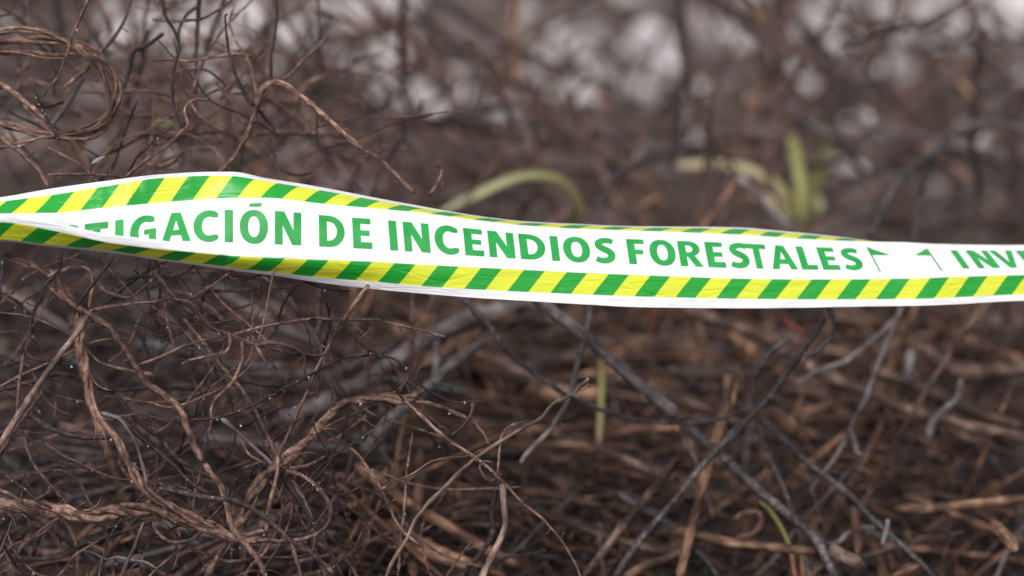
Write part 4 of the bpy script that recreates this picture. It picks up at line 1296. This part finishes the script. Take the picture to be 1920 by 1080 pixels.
# ------------------------------------------------------------------ pale stones on the slope beyond
STONES = [('R0b', 280, 60, 95), ('R0b', 260, 380, 78), ('R0b', 690, 500, 85), ('R0b', 430, 650, 92), ('R0b', 365, 540, 66), ('R0b', 210, 610, 72), ('R0b', 1080, 340, 74),
          ('R0b', 1255, 330, 92), ('R0b', 1330, 585, 90), ('R0b', 1640, 310, 68), ('R0b', 1430, 200, 66), ('R0b', 1730, 195, 60), ('R0b', 940, 640, 56), ('R0b', 1800, 350, 52),
          ('R0b', 1700, 580, 70), ('R0b', 120, 180, 62), ('R0b', 50, 390, 50), ('R0b', 1460, 450, 56), ('R0b', 1130, 470, 60), ('R0b', 1590, 20, 70), ('R0b', 1060, 100, 50), ('R0b', 660, 600, 60),
          ('R6', 100, 140, 62), ('R6', 290, 280, 105), ('R6', 570, 350, 60), ('R6', 690, 510, 72), ('R6', 900, 320, 72), ('R6', 1200, 420, 80), ('R6', 920, 60, 86), ('R6', 790, 120, 62),
          ('R6', 1290, 130, 74), ('R6', 1340, 270, 76), ('R6', 1500, 30, 84), ('R6', 1740, 90, 90), ('R6', 1850, 40, 170), ('R6', 1930, 130, 120), ('R6', 1040, 740, 80), ('R6', 1690, 830, 62), ('R6', 1430, 360, 96), ('R6', 1590, 200, 60),
          ('R6', 1880, 250, 80), ('R6', 60, 790, 60), ('R6', 950, 960, 66), ('R6', 120, 560, 64), ('R6', 1120, 120, 70), ('R6', 1780, 200, 60), ('R6', 1660, 150, 50), ('R6', 420, 30, 66),
          ('R0', 750, 225, 76), ('R0', 1140, 250, 120), ('R0', 1160, 380, 90), ('R0', 1480, 240, 120), ('R0', 1500, 380, 92), ('R0', 980, 60, 90), ('R0', 1250, 510, 66), ('R0', 700, 90, 70), ('R0', 1650, 260, 76),
          ('R0', 40, 185, 46), ('R0', 1760, 80, 64), ('R0', 1330, 60, 80)]


def near_words(px):
    for x, w in ((130, "beyond the vine hoops"), (330, "above the first stripes"), (520, "above letters CION"), (720, "above the word DE"), (930, "above letters INCE"), (1110, "above letters NDIOS"),
                 (1290, "above letters FOR"), (1480, "above letters ESTA"), (1640, "above letters LES"), (1800, "above the pennants"), (4000, "above the last letters")):
        if px < x:
            return w


rs = random.Random(11)
for k in range(16):
    STONES.append(('R6', rs.uniform(-200, 1950), rs.uniform(-60, 460), rs.uniform(40, 90)))
for k in range(4):
    STONES.append(('R0', rs.uniform(300, 1900), rs.uniform(-40, 300), rs.uniform(40, 80)))
for reg, x, y, r in STONES:
    ox, oy = ZO[reg]
    px, py = ox + x / 3, oy + y / 3
    p, d = G(px, py)
    R = r / 3 * d / F * 1.25
    mb = MB()
    mb.lump(Vector((0, 0, 0)), R, (random.uniform(0.9, 1.7), random.uniform(0.8, 1.1), random.uniform(0.55, 0.85)), 10, 14, 0.95)
    o = link("pale_stone", mb.mesh("pale_stone"), M['stone'])
    o.location = p + Vector((0, R * 0.5, R * 0.25))
    o.rotation_euler = (random.uniform(-0.3, 0.3), random.uniform(-0.6, 0.6), random.uniform(-0.5, 0.5))
    sz = "large" if r > 88 else ("middling" if r > 64 else "small")
    ht = "near the top edge" if py < 70 else ("low down" if py > 170 else "halfway up")
    o["_x"] = px
    tag(o, f"{sz} pale blurred stone {ht} {near_words(px)}", "stone", "pale stones on the slope beyond")

# ------------------------------------------------------------------ soft stems far behind the tape
FAR = [
    ("upright black stem from the top edge above the letters F and O", 'R6', [(-10, -60), (-15, 180), (15, 380), (-20, 560), (-30, 760), (-60, 960)], 26, 2.9, 2.85, 'dark'),
    ("thin grey twig bending down to behind the tape above the third word's start", 'R6', [(-150, 800), (-280, 930), (-400, 1010), (-450, 1100), (-445, 1260)], 15, 2.5, 2.45, 'steel'),
    ("brown twig elbow leaning above the arching grass blade", 'R6', [(-560, 580), (-420, 650), (-300, 730), (-180, 830)], 24, 3.2, 2.9, 'brown'),
    ("thick tan stalk slanting down from the top edge above the third word", 'R6', [(80, -40), (350, 100), (520, 200), (700, 330), (900, 480)], 44, 3.7, 3.6, 'duststraw'),
    ("tan stalk slanting over the grass tuft towards the corner", 'R6', [(300, 550), (550, 630), (750, 740), (950, 850), (1200, 920), (1400, 960)], 36, 3.1, 3.0, 'duststraw'),
    ("dark twig slanting down across the tan stalks", 'R6', [(530, -40), (700, 150), (850, 330), (980, 480), (1060, 600)], 26, 3.3, 3.2, 'steel'),
    ("dark twig crossing above the grass tuft", 'R6', [(600, 560), (680, 680), (800, 740), (950, 830), (1080, 930), (1160, 1040)], 22, 2.9, 2.8, 'steel'),
    ("tan stalk slanting down to the pennants", 'R6', [(1050, 560), (1200, 690), (1350, 820), (1480, 920), (1620, 1040)], 38, 3.2, 3.0, 'duststraw'),
    ("upright dark stem above the pennants", 'R6', [(1700, 150), (1660, 350), (1640, 600), (1630, 800), (1660, 1000), (1660, 1200)], 22, 2.8, 2.8, 'dark'),
    ("thick black stem standing by the right edge", 'R6', [(1900, 480), (1865, 560), (1858, 800), (1845, 1050), (1850, 1300)], 34, 2.8, 2.8, 'dark'),
    ("black side arm of the thick stem by the right edge", 'R6', [(1860, 560), (1900, 520), (1960, 530)], 18, 2.8, 2.8, 'dark'),
    ("grey fork leaning to behind the tape left of the pennants", 'R6', [(1500, 760), (1400, 870), (1290, 960), (1180, 1080), (1050, 1330)], 18, 2.5, 2.35, 'steel'),
    ("second prong of the grey fork above the pennants", 'R6', [(1400, 870), (1370, 980), (1330, 1140), (1300, 1350)], 16, 2.48, 2.36, 'steel'),
    ("dark twig leaning level above the corner", 'R6', [(1550, 760), (1650, 700), (1760, 690), (1960, 740)], 18, 2.6, 2.6, 'steel'),
    ("brown stem fork standing near the top right corner", 'R6', [(1600, -40), (1640, 120), (1680, 300), (1660, 420)], 30, 3.5, 3.4, 'brown'),
    ("dark stem slanting out of the top right corner", 'R6', [(1700, -20), (1800, 170), (1860, 260), (1960, 380)], 22, 3.2, 3.2, 'grey'),
    ("grey twig behind the cream blade of the grass tuft", 'R6', [(310, 990), (400, 1080), (500, 1180), (600, 1280)], 18, 2.55, 2.5, 'grey'),
    ("brown stem slanting from the vine's branch to the word DE", 'R0b', [(230, 1090), (260, 900), (280, 700), (250, 480)], 26, 2.7, 2.9, 'duststraw'),
    ("blurred brown twig sloping above the word DE", 'R0b', [(560, 850), (760, 760), (950, 700), (1100, 660)], 26, 3.0, 3.1, 'brown'),
]
for lab, reg, pts, r, d0, d1, mt in FAR:
    stem("background_stem", lab + ", blurred", "stem", reg, pts, r, d0, d1, mt, tip=0.8, sides=7, group="blurred stems behind the tape")

# ------------------------------------------------------------------ the rest of the brush, stalk by stalk
TONE = {'dark': "black", 'brown': "brown", 'grey': "grey", 'steel': "sooty", 'vine': "reddish", 'straw': "orange-tan", 'duststraw': "dull tan", 'pale': "pale"}


def words_at(px, py):
    if py < 440:
        return near_words(px)
    for x, w in ((130, "the tape fold"), (300, "the hidden letters"), (480, "letters CIO"), (590, "the first N"), (720, "the word DE"), (870, "letters INC"), (1020, "letters END"),
                 (1170, "letters IOS"), (1330, "letters FOR"), (1480, "letters EST"), (1620, "letters ALES"), (1770, "the pennants"), (4000, "the last letters")):
        if px < x:
            return ("close below " if py < 680 else ("midway below " if py < 870 else "far below ")) + w


def bearing(a, b):
    dx, dy = b[0] - a[0], b[1] - a[1]
    an = math.degrees(math.atan2(-dy, dx)) % 180
    return "level" if an < 18 or an > 162 else ("rising" if an < 66 else ("upright" if an < 114 else "sinking"))


def rand_stem(name, noun, cat, group, px, py, d, ln, ang, bend, rpx, mat, place, spur=0, drop=0, tip=0.6, slope=0.0, floor=True, sub=0, kink=0.07):
    """a stem of ln px through (px,py) at depth d; ang in degrees on the photo, slope = change of depth over its length"""
    n = 7
    pts = []
    a = math.radians(ang)
    x, y = px - math.cos(a) * ln / 2, py + math.sin(a) * ln / 2
    ends = [(x, y)]
    cur = a - bend / 2
    for i in range(n):
        t = i / (n - 1)
        p = P(x, y, d + slope * (t - 0.5))
        if floor and mat not in STRAIGHT:
            gz = terrain(p.x, p.y) + rpx * d / F * 0.8
            if p.z < gz:
                p.z = gz
        pts.append(p)
        x += math.cos(cur) * ln / (n - 1)
        y -= math.sin(cur) * ln / (n - 1)
        cur += bend / (n - 1) + random.gauss(0, 0.015 if mat in STRAIGHT else kink)
        ends.append((x, y))
    R = rpx * d / F
    if floor and mat in STRAIGHT:            # a stiff stalk lies on the highest points under it
        up = max(0.0, max(terrain(p.x, p.y) + R * 0.8 - p.z for p in pts))
        pts = [p + Vector((0, 0, up)) for p in pts]
    thin_straw = mat in STRAIGHT
    c = wobble(catmull(pts, max(0.004, R * 1.5)), 0.0003 if thin_straw else 0.0014, 22 if thin_straw else 34)
    mb = MB()
    mb.tube(c, stem_rad(R, tip), 7, rough=0.1 if thin_straw else 0.28)
    o = link(name, mb.mesh(name), M[mat])
    for _ in range(sub):
        i = random.randrange(len(c) // 5, max(len(c) // 5 + 1, len(c) - 2))
        tg = (c[min(i + 1, len(c) - 1)] - c[i - 1]).normalized()
        side = (tg.cross(FWD)).normalized() * random.choice((-1, 1))
        dr = (tg * random.uniform(0.4, 1.0) + side * random.uniform(0.4, 0.9) + FWD * random.uniform(-0.3, 0.5)).normalized()
        l2 = random.uniform(0.015, 0.055)
        q = [c[i] + dr * l2 * k / 3 + Vector((random.gauss(0, 1), random.gauss(0, 1), random.gauss(0, 1))) * l2 * 0.05 * k for k in range(4)]
        m2 = MB()
        m2.tube(catmull(q, 0.004), stem_rad(R * random.uniform(0.4, 0.6), 0.4), 5, rough=0.2)
        link("side_twig", m2.mesh("side_twig"), M[mat], o)
    size = "thin" if rpx < 3.2 else ("slim" if rpx < 5 else "thick")
    ln_w = "short " if ln < 130 else ("long " if ln > 330 else "")
    shape = "bowed " if abs(bend) > 0.8 else ""
    o["_x"] = px
    tag(o, f"{ln_w}{size} {bearing(ends[0], ends[-1])} {shape}{TONE[mat]} {noun} {place}", cat, group)
    if spur:
        buds(o, c, R, spur, M[mat])
    if drop:
        droplets(o, c, R, drop)
    return o


# fine twigs of the tangle
for i in range(160):
    px = random.uniform(-20, 660) if random.random() < 0.87 else random.uniform(600, 820)
    py = random.uniform(500, 1090)
    if px > 640:
        py = random.uniform(640, 1090)
    g, dg = G(px, py)
    d = random.uniform(1.92, min(2.08, dg - 0.02))
    mat = random.choices(['dark', 'brown', 'vine', 'grey'], [5, 4, 3, 1])[0]
    rand_stem("thin_twig", "twig in the tangle", "twig", "fine twigs of the tangle", px, py, d, random.uniform(90, 330), random.uniform(0, 180), random.gauss(0, 0.5),
              random.uniform(1.5, 3.6), mat, words_at(px, py), spur=random.choice((0, 0, 3)), drop=random.choice((0, 1, 3)), slope=random.uniform(-0.06, 0.06), tip=0.5, sub=random.choice((0, 0, 1, 2)), kink=0.22)
for i in range(150):
    px, py = random.uniform(-20, 700), random.uniform(-20, 330)
    near = random.random() < 0.36
    if px > 330 and near and random.random() < 0.5:
        near = False
    mat = random.choices(['dark', 'brown', 'vine', 'duststraw'], [4, 5, 4, 1])[0]
    rand_stem("thin_twig", "twig in the loops", "twig", "fine twigs about the vine hoops", px, py, random.uniform(2.0, 2.16) if near else random.uniform(2.2, 3.0), random.uniform(110, 340), random.choice((random.gauss(70, 40), random.gauss(-15, 30), random.uniform(0, 180))),
              random.gauss(0, 1.1), random.uniform(1.7, 4.0) if near else random.uniform(3, 7), mat, words_at(px, py), spur=random.choice((0, 3)), slope=random.uniform(-0.08, 0.08), tip=0.5, sub=random.choice((0, 0, 1)), kink=0.18)
# charred sticks lying under the tangle
for i in range(95):
    px, py = random.uniform(-40, 760), random.uniform(470, 1090)
    g, dg = G(px, py)
    d = dg - random.uniform(0.0, 0.13)
    mat = random.choices(['dark', 'steel', 'grey', 'brown', 'straw'], [7, 5, 2, 3, 1])[0]
    rand_stem("charred_stick", "stick under the tangle", "stick", "charred sticks under the tangle", px, py, max(2.02, d), random.uniform(120, 420), random.gauss(0, 38), random.gauss(0, 0.3),
              random.uniform(3, 9), mat, words_at(px, py), tip=0.7, slope=random.uniform(-0.05, 0.05))
# straw litter in the open
for i in range(190):
    px = random.uniform(640, 1960)
    py = random.uniform(560, 1095) if random.random() < 0.62 else random.uniform(540, 780)
    g, dg = G(px, py)
    d = max(2.08, dg - abs(random.gauss(0, 0.045)))
    mat = random.choices(['straw', 'duststraw', 'brown', 'steel', 'dark'], [9, 6, 0, 1, 2])[0]
    ang = random.choice((random.gauss(-18, 16), random.gauss(-18, 16), random.gauss(35, 22), random.uniform(0, 180)))
    rand_stem("straw_stalk", "stalk in the litter", "straw", "straw stalks strewn in the litter", px, py, d, random.uniform(180, 560), ang, random.gauss(0, 0.08),
              random.uniform(2.6, 5.4), mat, words_at(px, py), tip=0.85, slope=random.uniform(-0.05, 0.05))
# broad brown straw lying thick under the middle of the tape
for i in range(56):
    px, py = random.uniform(840, 1960), random.uniform(560, 800)
    g, dg = G(px, py)
    d = max(2.22, dg - abs(random.gauss(0, 0.06)))
    rand_stem("straw_stalk", "broad straw", "straw", "broad straw under the middle of the tape", px, py, d, random.uniform(160, 460), random.gauss(-8, 16), random.gauss(0, 0.2),
              random.uniform(5, 10), random.choice(('straw', 'duststraw', 'duststraw')), words_at(px, py), tip=0.8, slope=random.uniform(-0.05, 0.05))
# slim standing twigs over the litter
for i in range(34):
    px, py = random.uniform(860, 1950), random.uniform(590, 1080)
    g, dg = G(px, py)
    rand_stem("thin_twig", "twig over the litter", "twig", "grey twigs standing over the litter", px, py, max(2.05, dg - random.uniform(0.05, 0.2)), random.uniform(120, 380), random.gauss(55, 50), random.gauss(0, 0.6),
              random.uniform(2.4, 5), random.choice(('grey', 'steel', 'steel', 'dark')), words_at(px, py), tip=0.5, slope=random.uniform(-0.08, 0.08), spur=2)
# shelf of litter behind the tape and scrub beyond it
for i in range(62):
    px, py = random.uniform(560, 1960), random.uniform(220, 520)
    g, dg = G(px, py)
    d = max(2.35, min(dg, 3.1) - random.uniform(0.0, 0.2))
    rand_stem("scrub_twig", "stalk behind the tape", "twig", "scorched stalks behind the tape", px, py, d, random.uniform(120, 420), random.gauss(-12, 40), random.gauss(0, 0.5),
              random.uniform(3, 9), random.choice(('brown', 'dark', 'dark', 'duststraw', 'steel', 'grey')), words_at(px, min(py, 430)), tip=0.6, slope=random.uniform(-0.1, 0.1))
for i in range(150):
    px, py = random.uniform(240, 1960), random.uniform(-30, 340)
    g, dg = G(px, py)
    d = random.uniform(2.6, max(3.0, min(dg, 4.6)))
    rand_stem("scrub_twig", "scrub stem far behind", "twig", "burnt scrub on the slope beyond", px, py, d, random.uniform(120, 460), random.choice((random.gauss(-40, 22), random.gauss(85, 25), random.uniform(0, 180))), random.gauss(0, 0.6),
              random.uniform(3, 9), random.choice(('brown', 'duststraw', 'dark', 'brown', 'vine', 'dark', 'straw')), words_at(px, py), tip=0.6, slope=random.uniform(-0.2, 0.2), floor=False)


# ------------------------------------------------------------------ what nobody could count
def needles(name, count, region, mat, label, cat, lmin, lmax, r, lift):
    mb = MB()
    for _ in range(count):
        px, py = random.uniform(*region[0]), random.uniform(*region[1])
        p, dg = G(px, py)
        a = random.uniform(0, math.pi)
        dr = Vector((math.cos(a), math.sin(a), random.gauss(0, 0.22))).normalized()
        ln = random.uniform(lmin, lmax)
        c = Vector((p.x, p.y, terrain(p.x, p.y) + random.uniform(0.0, lift)))
        sag = Vector((0, 0, random.uniform(-0.1, 0.15) * ln))
        rr = r * random.uniform(0.6, 1.5)
        mb.tube([c - dr * ln / 2, c + sag, c + dr * ln / 2], lambda t: rr, 4)
    o = link(name, mb.mesh(name), M[mat], kind="stuff")
    tag(o, label, cat)


def crumbs(name, count, region, mat, label, cat, rmin, rmax):
    mb = MB()
    for _ in range(count):
        px, py = random.uniform(*region[0]), random.uniform(*region[1])
        p, dg = G(px, py)
        r = random.uniform(rmin, rmax)
        mb.lump(Vector((p.x, p.y, terrain(p.x, p.y) + r * random.uniform(0.1, 1.2))), r, (random.uniform(0.6, 1.8), random.uniform(0.6, 1.3), random.uniform(0.4, 0.9)), 3, 5, 0.7)
    o = link(name, mb.mesh(name, smooth=False), M[mat], kind="stuff")
    tag(o, label, cat)


FULL = ((-150, 2070), (300, 1200))
needles("pine_needles", 800, FULL, 'straw', "fine tan needles and straw bits strewn over the burnt soil", "needles", 0.02, 0.07, 0.0008, 0.03)
needles("dry_straw_litter", 550, ((640, 2070), (470, 1150)), 'straw', "long fine orange-tan needles lying straight over the open litter", "needles", 0.05, 0.14, 0.0011, 0.045)
needles("charred_needles", 1100, FULL, 'dark', "fine blackened needles and twiglets covering the burnt soil", "needles", 0.02, 0.08, 0.001, 0.035)
crumbs("charcoal_crumbs", 1800, FULL, 'charcoal', "crumbs of black charcoal scattered over the soil", "charcoal", 0.002, 0.008)
crumbs("ash_crumbs", 420, FULL, 'grit', "pale grey crumbs of ash and grit on the soil", "ash", 0.0015, 0.0055)

# alike labels in one group: say which of them, counted from the left
by = {}
for o in col.objects:
    if "_x" in o:
        by.setdefault(o["label"], []).append(o)
for lab, os_ in by.items():
    if len(os_) > 1:
        os_.sort(key=lambda o: o["_x"])
        words = {2: ("leftmost", "rightmost"), 3: ("leftmost", "middle", "rightmost"), 4: ("leftmost", "second", "third", "rightmost"), 5: ("leftmost", "second", "third", "fourth", "rightmost")}.get(len(os_))
        if words:
            for o, w in zip(os_, words):
                o["label"] = w + " " + lab
for o in col.objects:
    if "_x" in o:
        del o["_x"]
